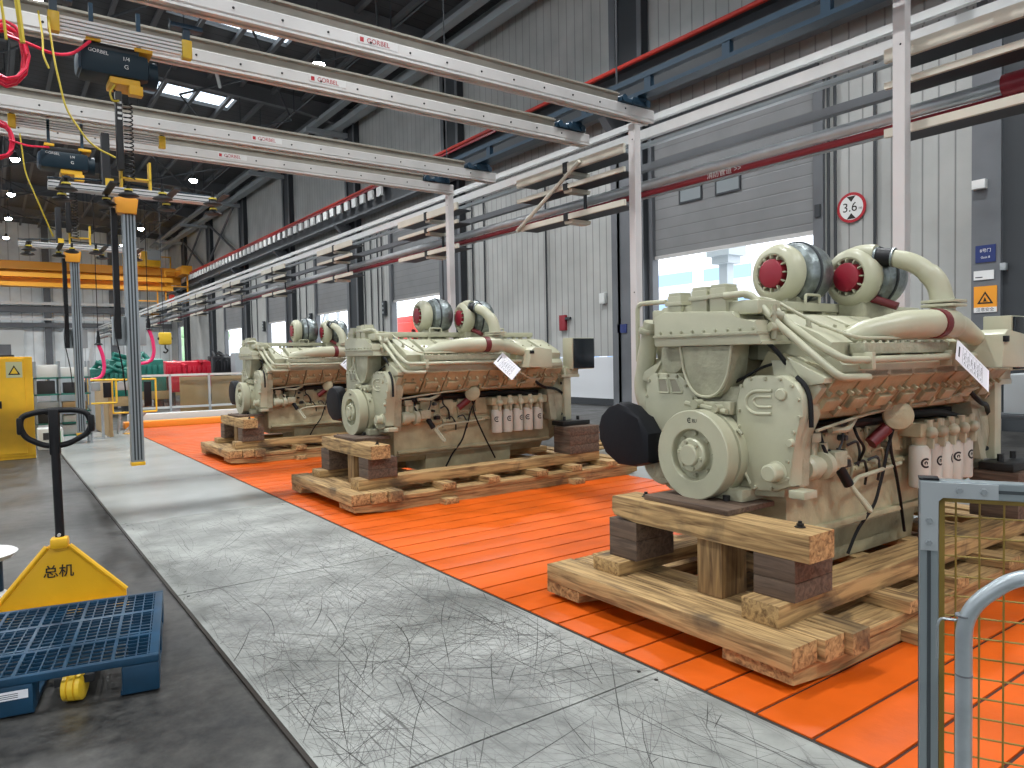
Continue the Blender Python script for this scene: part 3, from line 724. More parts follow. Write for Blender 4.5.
    MB().tube([(.06, .05, .135), (.07, -.06, .150), (.08, -.14, .140)], [.05, .058, .055], 16, .05).build('outlet_duct', 'cream', t2)
    MB().tube([(1.545, -.33, 2.305), (1.56, -.47, 2.28)], .062, 20).build('hose_coupling', 'black', E)
    for t in (0, 1): MB().tube([(1.545+.015*t, -.345-.11*t, 2.303-.02*t), (1.547+.015*t, -.358-.11*t, 2.301-.02*t)], .067, 20).build('hose_clamp', 'foil', E)
    MB().tube([(1.56, -.46, 2.283), (1.585, -.60, 2.23), (1.625, -.72, 2.10), (1.63, -.75, 1.95)], [.056, .062, .070, .075], 20, .12, n=8).build('charge_elbow', 'cream', E)
    mb = MB(); mb.box(1.535, 1.725, -.86, -.65, 1.925, 1.945, .006); mb.box(1.535, 1.725, -.86, -.65, 1.952, 1.972, .006); mb.cyl((1.63, -.75, 1.86), (1.63, -.75, 1.93), .075, seg=20)
    mb.build('elbow_flange', 'cream', E)
    MB().tube([(1.46, -.785, 1.815), (1.2, -.75, 1.81), (.88, -.66, 1.77), (.70, -.60, 1.72)], [.090, .090, .076, .05], 24, .1).build('charge_air_pipe', 'cream', E)
    MB().tube([(1.42, -.785, 1.815), (1.49, -.786, 1.815)], .096, 24).build('maroon_coupling', 'maroon', E)
    MB().tube([(1.48, -.785, 1.815), (1.60, -.785, 1.815), (1.74, -.79, 1.80), (2.05, -.79, 1.715)], [.092, .097, .080, .055], 24, .05).build('charge_air_pipe', 'cream', E)
    bx = MB().prism([(1.98, 1.52), (2.02, 1.74), (2.08, 1.775), (2.36, 1.745), (2.36, 1.51)], -.97, -.60, 'y', .012).build('aftercooler_box', 'cream', E)
    MB().box(2.0, 2.06, -.985, -.965, 1.69, 1.73, .003).build('latch', 'black', bx)
    sk = MB().prism([(2.14, 1.7735), (2.30, 1.7560), (2.30, 1.7575), (2.14, 1.7750)], -.93, -.78, 'y').build('sticker', 'white', bx, 0)
    MB().prism([(2.17, 1.7722), (2.27, 1.7612), (2.27, 1.7627), (2.17, 1.7737)], -.915, -.80, 'y').build('sticker_face', 'capred', sk, 0)
    MB().tube([(1.56, -.27, 2.03), (1.60, -.38, 1.985), (1.62, -.46, 1.95)], .028, 12, .05).build('drain_hose', 'maroon', E)
    MB().tube([(1.0, .22, 2.02), (1.05, .3, 1.97), (1.1, .36, 1.93)], .028, 12, .05).build('drain_hose', 'maroon', E)
    # far side charge pipe
    MB().tube([(.8, .70, 1.75), (1.3, .78, 1.81), (2.2, .78, 1.75)], [.05, .085, .08], 16, .1).build('charge_air_pipe', 'cream', E)
    # --- filters
    fh = MB().box(1.66, 2.56, -.60, -.40, 1.04, 1.14, .02).build('filter_head', 'side', E)
    for k in range(5):
        x = 1.77+k*.166
        f = MB().lathe([(0, 0), (.058, 0), (.068, .008), (.070, .02), (.070, .27), (.066, .29), (.055, .30), (0, .30)], (x, -.54, .68), (0, 0, 1), 28).build('oil_filter', 'filter', E)
        mb = MB(); mb.cyl((x, -.54, .98), (x, -.54, 1.05), .05, .058, 16); mb.sph((x, -.615, 1.07), .045, 12); mb.cyl((x, -.60, 1.07), (x, -.60, 1.16), .026, seg=10); mb.box(x-.012, x+.012, -.635, -.56, .96, 1.05, .003)
        mb.build('filter_cap', 'cream', f)
        # mark bent round the can
        lg = MB(); C_logo(lg, .036, Matrix.Identity(4))
        rot = -.55+(k % 3)*.42
        for v in lg.bm.verts:
            a = v.co.x/.0708 + rot - PI/2; zz = v.co.y
            v.co = Vector((x+.0708*math.cos(a), -.54+.0708*math.sin(a), .86+zz))
        lg.build('emblem', 'bolt', f, 0)
    # --- pump and fittings low on the near side
    pm = MB().lathe([(0, 0), (.06, 0), (.075, .02), (.075, .10), (.055, .11), (.055, .16), (.085, .17), (.085, .22), (.05, .24), (.05, .36), (0, .36)], (.42, -.50, .95), (1, 0, 0), 24).build('fuel_pump', 'cream', E)
    mb = MB(); mb.box(.66, .80, -.56, -.42, .93, 1.03, .01); mb.cyl((.62, -.5, 1.0), (.62, -.5, 1.09), .03, seg=12); mb.cyl((.50, -.5, 1.0), (.50, -.5, 1.13), .022, seg=10); mb.box(.46, .56, -.53, -.45, 1.10, 1.16, .008)
    mb.build('pump_fitting', 'cream2', pm)
    MB().tube([(.83, -.50, 1.22), (.82, -.52, 1.10), (.78, -.50, 1.0)], .008, 8, .04).build('hose', 'steeld', E)
    MB().tube([(.73, -.50, 1.0), (.83, -.55, .81)], .032, 12).build('foam_sleeve', 'black', E)
    MB().tube([(.82, -.54, .84), (.92, -.64, .64), (.95, -.62, .66), (.87, -.54, .80), (.98, -.52, .835), (1.62, -.48, .86)], .014, 8, .03).build('oil_line', 'cream', E)
    ov = MB().lathe([(0, 0), (.06, 0), (.092, .010), (.098, .025), (.095, .04), (0, .045)], (1.36, -.60, 1.215), (.75, .65, -.1), 24).build('breather_disc', 'side', E)
    MB().tube([(1.36, -.52, 1.13), (1.24, -.47, 1.03)], .042, 14).build('maroon_canister', 'maroon', E)
    MB().tube([(.36, -.62, 1.19), (.9, -.57, 1.235), (1.4, -.56, 1.27), (1.9, -.60, 1.28), (2.4, -.66, 1.36)], .010, 8, .1).build('fuel_line', 'cream2', E)
    MB().tube([(.95, -.52, 1.22), (.80, -.56, 1.16), (.62, -.55, 1.17)], .02, 8, .05).build('oil_line', 'cream2', E)
    MB().tube([(1.52, -.52, 1.25), (1.40, -.50, .98), (1.36, -.50, .86), (1.28, -.48, .62), (1.16, -.42, .45), (1.08, -.40, .30)], .011, 8, .06).build('cable', 'black', E)
    MB().tube([(1.42, -.50, 1.18), (1.45, -.50, .95), (1.52, -.50, .80), (1.64, -.47, .60), (1.82, -.41, .34)], .011, 8, .06).build('cable', 'black', E)
    MB().tube([(.36, -.50, 1.19), (.6, -.46, 1.16), (.9, -.46, 1.19), (1.3, -.44, 1.17), (1.7, -.48, 1.20), (2.1, -.52, 1.19), (2.6, -.50, 1.10)], .030, 8, .1).build('harness', 'black', E)
    MB().tube([(2.3, -.62, 1.36), (2.45, -.66, 1.24), (2.7, -.60, 1.22), (2.86, -.55, 1.15)], .018, 8, .1).build('harness', 'black', E)
    MB().tube([(1.75, -.78, 1.58), (1.95, -.84, 1.45), (2.15, -.80, 1.36), (2.35, -.70, 1.42), (2.3, -.66, 1.52)], .010, 8, .08).build('cable', 'cream', E)
    # black boxes added as shade in the recess under the heads, plus oily clutter
    MB().box(.38, 1.25, -.43, -.33, 1.125, 1.205, .012).build('recess_shade_box', 'black', E); MB().box(1.32, 2.55, -.42, -.33, 1.135, 1.20, .012).build('recess_shade_box', 'black', E)
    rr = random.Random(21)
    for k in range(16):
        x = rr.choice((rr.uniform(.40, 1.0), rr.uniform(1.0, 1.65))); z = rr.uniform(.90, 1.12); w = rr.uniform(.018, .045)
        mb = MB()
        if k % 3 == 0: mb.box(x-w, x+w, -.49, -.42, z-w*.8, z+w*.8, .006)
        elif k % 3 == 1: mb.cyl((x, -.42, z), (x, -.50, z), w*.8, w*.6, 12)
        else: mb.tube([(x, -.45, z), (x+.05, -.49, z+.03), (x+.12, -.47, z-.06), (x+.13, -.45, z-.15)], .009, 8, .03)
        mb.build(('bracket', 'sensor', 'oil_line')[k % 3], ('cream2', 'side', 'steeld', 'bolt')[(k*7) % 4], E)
    MB().tube([(.62, -.47, 1.17), (.60, -.52, 1.05), (.66, -.53, .97), (.64, -.51, .90)], .014, 8, .04).build('rubber_hose', 'black', E)
    MB().tube([(1.02, -.47, 1.18), (.98, -.52, 1.10), (1.06, -.53, 1.02), (1.10, -.47, .93)], .010, 8, .04).build('rubber_hose', 'black', E)
    # --- flywheel end
    MB().lathe([(0, 0), (.52, 0), (.56, .03), (.56, .20), (.5, .24), (0, .24)], (2.70, 0, 1.0), (1, 0, 0), 40).build('flywheel_housing', 'cream2', E)
    MB().prism([(-.60, .80), (-.52, 1.25), (.52, 1.25), (.60, .80)], 2.62, 2.72, 'x', .01).build('rear_plate', 'cream2', E)
    cl = MB().box(2.86, 2.98, -.60, -.48, .778, 1.50, .01).build('panel_post', 'cream', E)
    MB().box(2.80, 3.12, -.62, -.50, 1.36, 1.40, .004).build('post_shelf', 'cream', cl)
    mb = MB()
    for z in (.86, 1.0, 1.14, 1.28): mb.cyl((2.858, -.54, z), (2.85, -.54, z), .02, seg=10)
    mb.build('post_holes', 'steeld', cl)
    cb = MB().box(2.94, 3.34, -.68, -.48, 1.47, 1.90, .01).build('control_panel', 'cream', E)
    sc = MB().box(2.96, 3.33, -.70, -.682, 1.48, 1.89, .006).build('screen', 'screen', cb)
    MB().box(2.90, 3.1, -.62, -.5, 1.40, 1.48, .006).build('panel_mount', 'cream2', cb)
    for s in (1, -1):
        MB().box(2.66, 3.14, s*.56, s*.80, .715, .775, .008).build('mounting_foot', 'bolt', E)
        for x in (2.80, 3.04): MB().cyl((x, s*.66, .77), (x, s*.66, .83), .022, seg=6).build('mounting_nut', 'bolt', E)
    MB().box(.10, .42, -.30, .20, .757, .83, .01).build('front_support', 'cream2', E)
    MB().box(.14, .24, -.27, -.17, .757, .80, .006).build('white_foot', 'white', E)['label'] = 'small white foot under the damper'
    mb = MB(); mb.cyl((.08, -.20, .757), (.08, -.20, .79), .022, seg=6)
    mb.build('foot_bolt', 'bolt', E)
    return E

def skid():
    S = thing('wooden_skid', 'timber skid under the nearest cream engine, planks jutting over the orange deck', 'skid', (3.5, 2.98, 0), 0, 'timber skids under the engines')
    # runners (front underside chamfered)
    for (a, b, x0) in ((-.98, -.56, -.43), (-.14, .2, .30), (.55, .88, -.46)):
        MB().prism([(x0, .045), (x0, .115), (3.74, .115), (3.74, .045), (3.55, .012), (x0+.35, .012)], a, b, 'y', .004).build('runner', 'wood', S)
    MB().prism([(.10, .118), (.10, .165), (3.70, .165), (3.70, .118)], -.99, -.60, 'y', .004).build('runner', 'wood', S)
    for (x0, x1, y0, y1) in ((-.47, -.255, -.995, .865), (-.245, -.07, -1.03, .84), (-.06, .10, -1.07, .86)):
        MB().box(x0, x1, y0, y1, .122, .237, .004).build('plank', 'woody', S)
    for (x0, x1, y0) in ((.62, .80, -1.02), (1.25, 1.42, -1.0), (1.95, 2.13, -1.03), (2.55, 2.72, -1.0), (3.15, 3.33, -1.02), (3.42, 3.62, -1.0)):
        MB().box(x0, x1, y0, .88, .167, .237, .004).build('plank', 'woody', S)
    MB().box(.60, .78, -1.10, -.90, .0105, .075, .004).build('stub_block', 'woody', S)
    MB().box(2.5, 2.68, -1.10, -.90, .0105, .075, .004).build('stub_block', 'woody', S)
    MB().box(-.30, 3.20, -.812, -.585, .239, .355, .004).build('long_beam', 'wood', S)
    MB().box(-.30, 3.20, .34, .585, .239, .325, .004).build('long_beam', 'wood', S)
    for y0, y1 in ((-.838, -.590), (.285, .530)):
        b = MB(); b.box(-.20, .15, y0, y1, .357 if y0 < 0 else .327, .455, .003); b.box(-.20, .15, y0, y1, .457, .576, .003)
        b.build('dark_block', 'dwood', S)
    MB().box(-.15, .08, -.34, -.165, .24, .578, .004).build('centre_post', 'woodz', S)
    MB().prism([(-.92, .578), (-.92, .722), (.50, .722), (.505, .63), (.48, .60), (.3, .58), (-.5, .578)], -.20, .03, 'x', .004).build('cross_beam', 'woody', S)
    for y in (-.78, .33):
        mb = MB(); mb.cyl((-.06, y, .722), (-.06, y, .755), .011, seg=8); mb.cyl((-.06, y, .722), (-.06, y, .727), .028, seg=12); mb.cyl((-.06, y, .727), (-.06, y, .742), .018, seg=6)
        mb.build('beam_bolt', 'bolt', S)
    MB().box(-.14, .30, -.38, .27, .724, .755, .004).build('pad_board', 'dwood', S)
    for s in (-1, 1):
        ya, yb = (-.83, -.50) if s < 0 else (.50, .83)
        z0 = .357 if s < 0 else .327
        b = MB(); b.box(2.66, 3.18, ya, yb, z0, .47, .003); b.box(2.66, 3.18, ya, yb, .472, .59, .003); b.box(2.66, 3.18, ya, yb, .592, .712, .003)
        b.build('dark_block', 'dwood', S)
    return S

def paper():
    P = thing('paper_sheet', 'white printed sheet hanging off the side of the nearest cream engine', 'paper', (5.19, 2.07, 1.54), 0, 'printed sheets hung on the engines')
    # corners from top, right, bottom, left (local to the centre)
    T, R_, B_, L = Vector((.02, .10, .17)), Vector((.18, -.01, -.01)), Vector((-.02, -.10, -.20)), Vector((-.17, .03, .04))
    c = (T+R_+B_+L)/4
    xd = (T-L).normalized(); yd = (L-B_); 
    F = frame(c, xd, yd)
    w, h = (T-L).length*.5+.0, (L-B_).length*.5
    MB().box(-w, w, -h, h, -.001, .001, 0, F).build('sheet', 'paper', P, 0)
    mb = MB()
    mb.box(-w*.5, w*.5, h*.78, h*.86, .0011, .0014, 0, F)
    for k in range(7): mb.box(-w*.75, w*.75, h*(.6-k*.2), h*(.6-k*.2)+.0016, .0011, .0014, 0, F)
    for q in (-.75, -.3, .1, .75): mb.box(w*q-.0008, w*q+.0008, h*-.6, h*.6, .0011, .0014, 0, F)
    rnd = random.Random(3)
    for k in range(6):
        for q in (-.68, -.22, .18):
            mb.box(w*q, w*q+w*rnd.uniform(.15, .4), h*(.47-k*.2), h*(.50-k*.2), .0011, .0014, 0, F)
    mb.build('print', 'ink', P, 0)
    return P

E1 = engine(); S1 = skid(); P1 = paper()
offs = [(0, 5.24), (0, 10.04)]
for k, (dx, dy) in enumerate(offs):
    word = ['middle', 'farthest'][k]
    dup(E1, (3.5, 2.98+dy, 0), ['cream engine in the middle of the row, its control panel against the white wall', 'farthest cream engine of the row, partly behind the middle one'][k])
    dup(S1, ((3.47, 8.08, 0), (3.48, 12.95, 0))[k], ['timber skid under the middle cream engine', 'timber skid under the farthest cream engine'][k])
    dup(P1, (5.19, 2.07+dy, 1.54), ['white printed sheet hanging off the side of the middle cream engine', 'white printed sheet hanging off the farthest cream engine'][k])

# ------------------------------------------------------------------ overhead bridge girders with end trucks
girders = [(7.57, 8.05, 'nearest aluminium bridge girder overhead, topmost in view'), (8.93, 8.0, 'second aluminium bridge girder overhead, just behind the nearest one'),
           (11.75, 8.1, 'third aluminium bridge girder overhead, ending above the left white post'), (13.0, 7.9, 'farthest aluminium bridge girder overhead, lowest of the four in view')]
G0 = None
for k, (y, xe, lab) in enumerate(girders):
    if G0 is None:
        G0 = thing('bridge_girder', lab, 'girder', (0, y, 5.05), 0, 'aluminium bridge girders overhead')
        p = [(-.085, 0), (-.085, .02), (-.07, .03), (-.08, .05), (-.08, .17), (-.068, .18), (-.068, .185), (.068, .185), (.068, .18), (.08, .17), (.08, .05), (.07, .03), (.085, .02), (.085, 0), (.03, 0), (.03, .02), (-.03, .02), (-.03, 0)]
        MB().prism(p, -4.0, 8.05, 'x').build('lower_profile', 'alu', G0, 20)
        p = [(-.05, .186), (-.05, .27), (-.09, .285), (-.09, .30), (-.055, .31), (-.055, .325), (.055, .325), (.055, .31), (.09, .30), (.09, .285), (.05, .27), (.05, .186)]
        MB().prism(p, -4.0, 7.35, 'x').build('upper_profile', 'aluw', G0, 20)
        for q in range(24): MB().cyl((-3.8+q*.49, -.081, .11), (-3.8+q*.49, -.088, .11), .014, .011, 8).build('bolt_head', 'bolt', G0)
        for q in (3.3,):
            MB().box(q+.10, q+.58, -.0832, -.0805, .085, .165).build('nameplate', 'whitebeam', G0, 0)
            text('lettering', 'GORBEL', .075, 'signred', G0, frame((q+.34, -.0845, .125), (1, 0, 0), (0, 0, 1)))
            MB().box(q+.12, q+.165, -.0850, -.0834, .10, .15).build('logo', 'signred', G0, 0)
        mb = MB(); mb.box(7.35, 7.95, -.11, .11, .19, .25, .01); mb.box(7.70, 7.90, -.09, .09, .25, .33, .01)
        for q in (7.42, 7.62, 7.88): mb.cyl((q, -.13, .24), (q, .13, .24), .05, seg=14)
        mb.build('end_truck', 'blue', G0)
        G = G0
    else:
        G = dup(G0, (xe-8.05, y, 5.05), lab)
# blue double runway above them
R = thing('runway_rail', 'navy blue double runway rail crossing above the girder ends', 'rail', (7.8, 0, 0))
MB().box(-.06, .06, -4, 13.6, 5.385, 5.45).build('lower_chord', 'blue', R, 0)
MB().box(-.10, .10, -4, 13.6, 5.375, 5.387).build('lower_flange', 'blue', R, 0)
MB().box(-.05, .05, -4, 13.6, 5.62, 5.70).build('upper_chord', 'blue', R, 0)
for k in range(13): MB().box(-.04, .04, -3.6+k*1.36, -3.48+k*1.36, 5.45, 5.62).build('web_post', 'blue', R, 0)
for k in range(4):
    MB().cyl((0, -2+k*5.0, 5.7), (0, -2+k*5.0, 15.7), .014, seg=6).build('hanger', 'steeld', R)

# white posts
for k, (y, top, lab) in enumerate(((3.92, 6.6, 'white square post behind the nearest engine, rising out of view'), (7.89, 5.14, 'white square post between the nearest and middle engines'), (13.35, 5.16, 'white square post rising behind the middle engine'))):
    t = thing('steel_post', lab, 'post', (8.05, y, 0), 0, 'white square posts')
    MB().box(-.065, .065, -.065, .065, 0, top, .008).build('shaft', 'post', t, 0)
    MB().box(-.14, .14, -.14, .14, .0, .02).build('base_plate', 'post', t, 0)
    mb = MB()
    for z in (2.6, 4.9): mb.cyl((-.066, -.02, z), (-.067, -.02, z), .012, seg=8)
    mb.build('bolt_hole', 'bolt', t)

# long service lines on the wall side: beams and pipes
def line(name, lab, cat, m, x, z, kind, *a):
    if kind == 'box':
        w, h = a; o = MB().box(x-w/2, x+w/2, YN+2, 86, z-h/2, z+h/2).build(name, m, None, 0)
    else: o = MB().cyl((x, YN+2, z), (x, 86, z), a[0], seg=18).build(name, m, None)
    return tag(o, lab, cat)
o = line('cable_duct', 'broad white beam running the length of the hall under the navy runway', 'beam', 'whitebeam', 9.05, 5.335, 'box', .10, .155)
line('cable_duct', 'thin white beam just above the broad white one', 'beam', 'whitebeam', 9.2, 5.62, 'box', .08, .10)
line('cable_duct', 'thin pale rail just under the broad white beam', 'rail', 'alu2', 9.05, 5.15, 'box', .10, .06)
line('cable_duct', 'grey steel rail halfway between the white beams and the silver pipe', 'rail', 'steel', 9.2, 4.83, 'box', .12, .11)
pp = line('water_pipe', 'thick silver pipe running the length of the hall', 'pipe', 'galv', 8.95, 4.46, 'cyl', .078)
line('water_pipe', 'dark red pipe directly under the thick silver pipe', 'pipe', 'pipered', 9.0, 4.335, 'cyl', .048)
line('conduit', 'thin pale conduit lowest under the dark red pipe', 'conduit', 'alu2', 9.0, 4.265, 'cyl', .018)
rp = tag(MB().cyl((8.95, 2.75, 4.46), (8.95, 3.28, 4.46), .12, seg=18).build('pipe_fitting', 'pipered', None), 'dark red sleeve on the silver pipe at the right edge', 'sleeve')
tp = text('pipe_marking', '消防管道 >>', .115, 'white', None, frame((8.949, 6.95, 4.338), (0, -1, 0), (0, 0, 1)))
tp.parent = None
tag(tp, 'white lettering on the dark red pipe above the first door', 'lettering')
# bracket boards: three levels at each station
st = [(2.6, 1.65), (9.85, 1.45), (14.9, 1.4), (20.5, 1.3), (26.2, 1.3), (31.8, 1.3), (38.2, 1.3), (44, 1.3), (50, 1.3), (56, 1.3), (62, 1.3), (70, 1.3)]
ordw = ['first', 'second', 'third', 'fourth', 'fifth', 'sixth', 'seventh', 'eighth', 'ninth', 'tenth', 'eleventh', 'twelfth']
for k, (yc, hl) in enumerate(st):
    t = thing('pipe_bracket', '%s set of three cream bracket boards along the pipes, counted from the camera' % ordw[k], 'bracket', (8.35, yc, 0), 0, 'cream bracket boards along the pipes')
    for z, h in ((4.96, .15), (4.63, .075), (4.10, .095)):
        b = MB().box(-.03, .02, -hl, hl, z-h/2, z+h/2, .004).build('front_board', 'tray', t, 0)
        MB().prism([(-.12, z-h/2), (.12, z-h/2), (.10, z-h/2-.06), (-.10, z-h/2-.06)], .03, .46, 'x').build('arm', 'tray', t, 0)
        MB().box(.02, .40, -hl*.95, hl*.95, z-h/2+.01, z-h/2+.03).build('shelf', 'steeld', t, 0)
        MB().box(-.036, .0, -.06, .06, z-h/2-.02, z+h/2+.02).build('clamp', 'bolt', t, 0)
        
    MB().box(.42, .45, -.03, .03, 4.0, 5.05).build('upright', 'steeld', t, 0)
t = tag(MB().tube([(8.28, 11.25, 4.06), (8.28, 9.42, 4.97)], .035, 6).build('diagonal_strut', 'tray', None), 'pale slanting strut across the second bracket set', 'strut')

# crane runway on the right wall with red conductor rail and white holders
R = thing('crane_runway', 'dark crane runway beam along the right wall', 'beam', (15.6, 0, 0))
MB().box(-.22, .22, YN+1, 86, 10.02, 10.10).build('top_flange', 'steeld', R, 0)
MB().box(-.02, .05, YN+1, 86, 9.05, 10.02).build('web', 'steeld', R, 0)
MB().box(-.20, .20, YN+1, 86, 8.97, 9.05).build('bottom_flange', 'steel', R, 0)
MB().box(-.06, .06, YN+1, 86, 10.10, 10.26).build('crane_rail', 'steeld', R, 0)
for y in BAY: MB().prism([(-.3, 8.97), (.9, 8.97), (.9, 8.1), (.5, 8.1)], y-.25, y+.05, 'y').build('corbel', 'steel', R, 0)
C = thing('conductor_rail', 'red conductor rail with white holders along the crane runway', 'rail', (15.3, 0, 0))
MB().cyl((0, YN+1, 10.06), (0, 84, 10.06), .07, seg=10).build('red_bar', 'railred', C)
MB().box(-.02, .04, 22, 84, 9.90, 9.97).build('lower_bar', 'pipered', C, 0)
for k in range(53): MB().box(-.05, .06, 31.5+k*.98, 31.5+k*.98+.50, 9.44, 9.86, 0).build('holder', 'white', C, 0)

# far overhead crane
K = thing('overhead_crane', 'orange-yellow overhead travelling crane across the far end of the hall', 'crane', (0, 74, 0))
MB().box(XL+1, 13.9, -1.5, -.2, 8.35, 8.70).build('girder_flange', 'craneo', K, 0)
MB().box(XL+1, 13.9, -.7, -.5, 8.70, 9.12).build('girder', 'craneo', K, 0)
MB().box(XL+1, 13.9, -1.5, -.2, 9.12, 9.50).build('girder_flange', 'craneo', K, 0)
MB().box(XL+1, 15.2, 1.6, 1.9, 9.2, 10.0).build('girder', 'craneo', K, 0)
MB().box(XL+1, 15.2, .9, 2.3, 10.0, 10.72).build('girder_flange', 'craneo', K, 0)
MB().box(14.6, 15.5, -2, 3.2, 9.9, 10.7, .05).build('end_carriage', 'craneo', K)
mb = MB()
for (x0, x1, z0, z1) in ((10.6, 12.6, 6.2, 8.6), (13.3, 15.2, 7.4, 10.2)):
    for x in (x0, x1): mb.box(x-.06, x+.06, -1.3, -1.18, z0, z1)
    for z in (z0, (z0+z1)/2, z1): mb.box(x0, x1, -1.3, -1.18, z-.05, z+.05)
    mb.box(x0, x1, -1.3, 0, z0-.05, z0+.03)
mb.build('service_cage', 'craneo', K, 0)
mb = MB(); mb.box(11.2, 13.2, 0, 1.6, 10.7, 11.3, .05); mb.box(11.6, 12.6, .2, 1.2, 11.3, 12.1, .05)
for x in (10.2, 11.4, 13.0, 14.2): mb.box(x-.05, x+.05, .9, 1, 10.7, 11.8)
mb.box(10.2, 14.2, .9, 1, 11.7, 11.8)
mb.build('trolley', 'yellow', K)
MB().box(12.1, 13.2, .0, .3, 11.3, 12.2, .03).build('trolley_box', 'greyg', K)
tag(MB().box(13.5, 13.95, 72.2, 72.6, 6.9, 8.0, .1).build('fire_extinguisher', 'railred', None), 'red cylinder shape on the crane service cage', 'extinguisher')

# ------------------------------------------------------------------ lifting devices: hoist, chain bag, vacuum beam, mast
def lifter(org, lab1, big):
    T = thing('vacuum_lifter', lab1, 'lifting device', org)
    MB().box(-.28, .30, -.17, .17, 4.36, 4.60, .05).build('hoist_body', 'hoist', T, 40)
    e_ = MB().lathe([(0, 0), (.10, 0), (.13, .03), (.13, .16), (0, .16)], (.22, 0, 4.47), (1, 0, 0), 20).build('motor_cap', 'hoist', T)
    MB().box(-.30, -.16, -.15, .15, 4.38, 4.58, .04).build('gear_cap', 'blue', T)
    text('lettering', 'GORBEL', .045, 'alu', T, frame((-.13, -.1725, 4.555), (1, 0, -.06), (0, 0, 1)))
    text('size_marking', '1/4', .05, 'white', T, frame((.10, -.1725, 4.53), (1, 0, 0), (0, 0, 1))); text('size_marking', 'G', .055, 'white', T, frame((.10, -.1725, 4.455), (1, 0, 0), (0, 0, 1)))
    MB().box(-.24, .22, -.12, .12, 4.60, 4.66, .01).build('trolley_frame', 'bolt', T)
    for q in ((-.22, -.10, -.13, .13, 4.66, 4.70, .008), (.18, .34, -.13, .13, 4.64, 4.68, .008), (-.04, .22, -.14, .14, 4.30, 4.365, .012), (.12, .24, -.15, -.05, 4.22, 4.31, .01)):
        MB().box(*q).build('yellow_bracket', 'yellow', T)
    for x in (-.16, .24): MB().box(x-.018, x+.018, -.02, .02, 4.68, 5.05).build('trolley_hanger', 'blue', T, 0)
    MB().box(.0, .06, -.13, -.05, 3.50, 4.24, .015).build('chain_bag', 'bolt', T)
    mb = MB()
    for k in range(4): mb.box(.015, .05, -.137, -.13, 4.12-k*.05, 4.14-k*.05)
    mb.build('bag_label', 'white', T, 0)
    pts = []
    for k in range(18*10+1): a = 2*PI*k/10; pts.append((.11+.038*math.cos(a), -.09+.035*math.sin(a), 4.15-.72*k/180))
    MB().tube(pts, .006, 5, 0).build('coil_cable', 'black', T)
    MB().tube([(.02, .05, 4.3), (.05, .0, 3.8), (.06, .0, 3.4)], .012, 6).build('load_chain', 'bolt', T)
    MB().tube([(.0, -.14, 4.28), (-.05, -.17, 4.2), (-.03, -.16, 4.12), (.03, -.14, 4.14)], .010, 6, .03).build('yellow_loop', 'yelcable', T)
    MB().box(-.12, -.05, -.05, .05, 3.34, 3.85, .01).build('balancer_arm', 'dark', T)
    # horizontal beam with pads
    bm_ = MB().box(-.56, .90, -.06, .06, 3.28, 3.35, .004).build('lifting_beam', 'alu', T, 0)
    for z in (3.295, 3.33): MB().box(-.56, .90, -.0625, -.060, z-.004, z+.004).build('slot', 'slot', bm_, 0)
    MB().tube([(-.56, .0, 3.38), (-.2, .02, 3.41), (.3, .02, 3.39), (.9, 0, 3.36)], .010, 6, .1).build('air_line', 'hoist', bm_)
    for x, y in ((-.46, -.02), (-.10, -.02), (.42, -.02), (.86, -.02), (-.46, -.5), (.30, -.5), (.02, -.5), (.74, -.5)):
        yy = y-.06
        mb = MB(); mb.lathe([(0, .05), (.03, .05), (.035, .03), (.07, .02), (.088, 0), (.06, -.01), (0, -.01)], (x, yy, 3.17), (0, 0, 1), 20); mb.cyl((x, yy, 3.2), (x, yy, 3.29), .015, seg=8)
        pd = mb.build('suction_pad', 'black', T)
        MB().lathe([(0, .055), (.035, .055), (.038, .04), (0, .04)], (x, yy, 3.175), (0, 0, 1), 16).build('pad_ring', 'yelcable', pd)
    for x in (-.46, -.10, .42, .86): MB().box(x-.03, x+.03, -.60, -.03, 3.265, 3.28).build('cross_arm', 'dark', T, 0)
    mb = MB(); mb.box(.03, .05, -.05, .05, 3.35, 3.56); mb.box(.28, .30, -.05, .05, 3.35, 3.62); mb.box(.03, .30, -.05, .05, 3.44, 3.455); mb.box(-.1, -.03, -.06, .06, 3.35, 3.42)
    mb.build('yellow_frame', 'yel2', T, 0)
    mb = MB(); mb.prism([(-.02, 3.10), (.15, 3.10), (.17, 3.24), (.08, 3.27), (-.04, 3.24)], -.10, .06, 'y', .008); mb.build('mast_head', 'craneo', T)
    # mast
    ms = MB().box(.035, .145, -.055, .055, .70, 3.12, .004).build('mast', 'alu2', T, 0)
    for x in (.062, .09, .118): MB().box(x-.007, x+.007, -.0575, -.055, .72, 3.12).build('slot', 'slot', ms, 0)
    MB().box(.030, .150, -.06, .06, .665, .70, .004).build('mast_foot', 'yellow', ms)
    MB().box(-.06, -.01, -.04, .04, 1.9, 3.15).build('cable_chain', 'black', T, 0)
    MB().tube([(-.04, -.03, 2.4), (-.08, -.1, 2.0), (-.02, -.12, 1.6), (.0, -.08, 1.35)], .007, 6, .1).build('hanging_cable', 'black', T)
    MB().box(-.07, .22, .07, .17, 1.84 if big else 1.90, 2.12 if big else 2.17, .006).build('control_box', 'greyg', T)
    if big: pass
    return T
lifter((1.045, 7.9, 0), 'large vacuum lifter hanging nearest the camera, dark hoist above its pale mast', True)
lifter((.92, 11.9, 0), 'smaller looking vacuum lifter hanging farther back on the left', False)
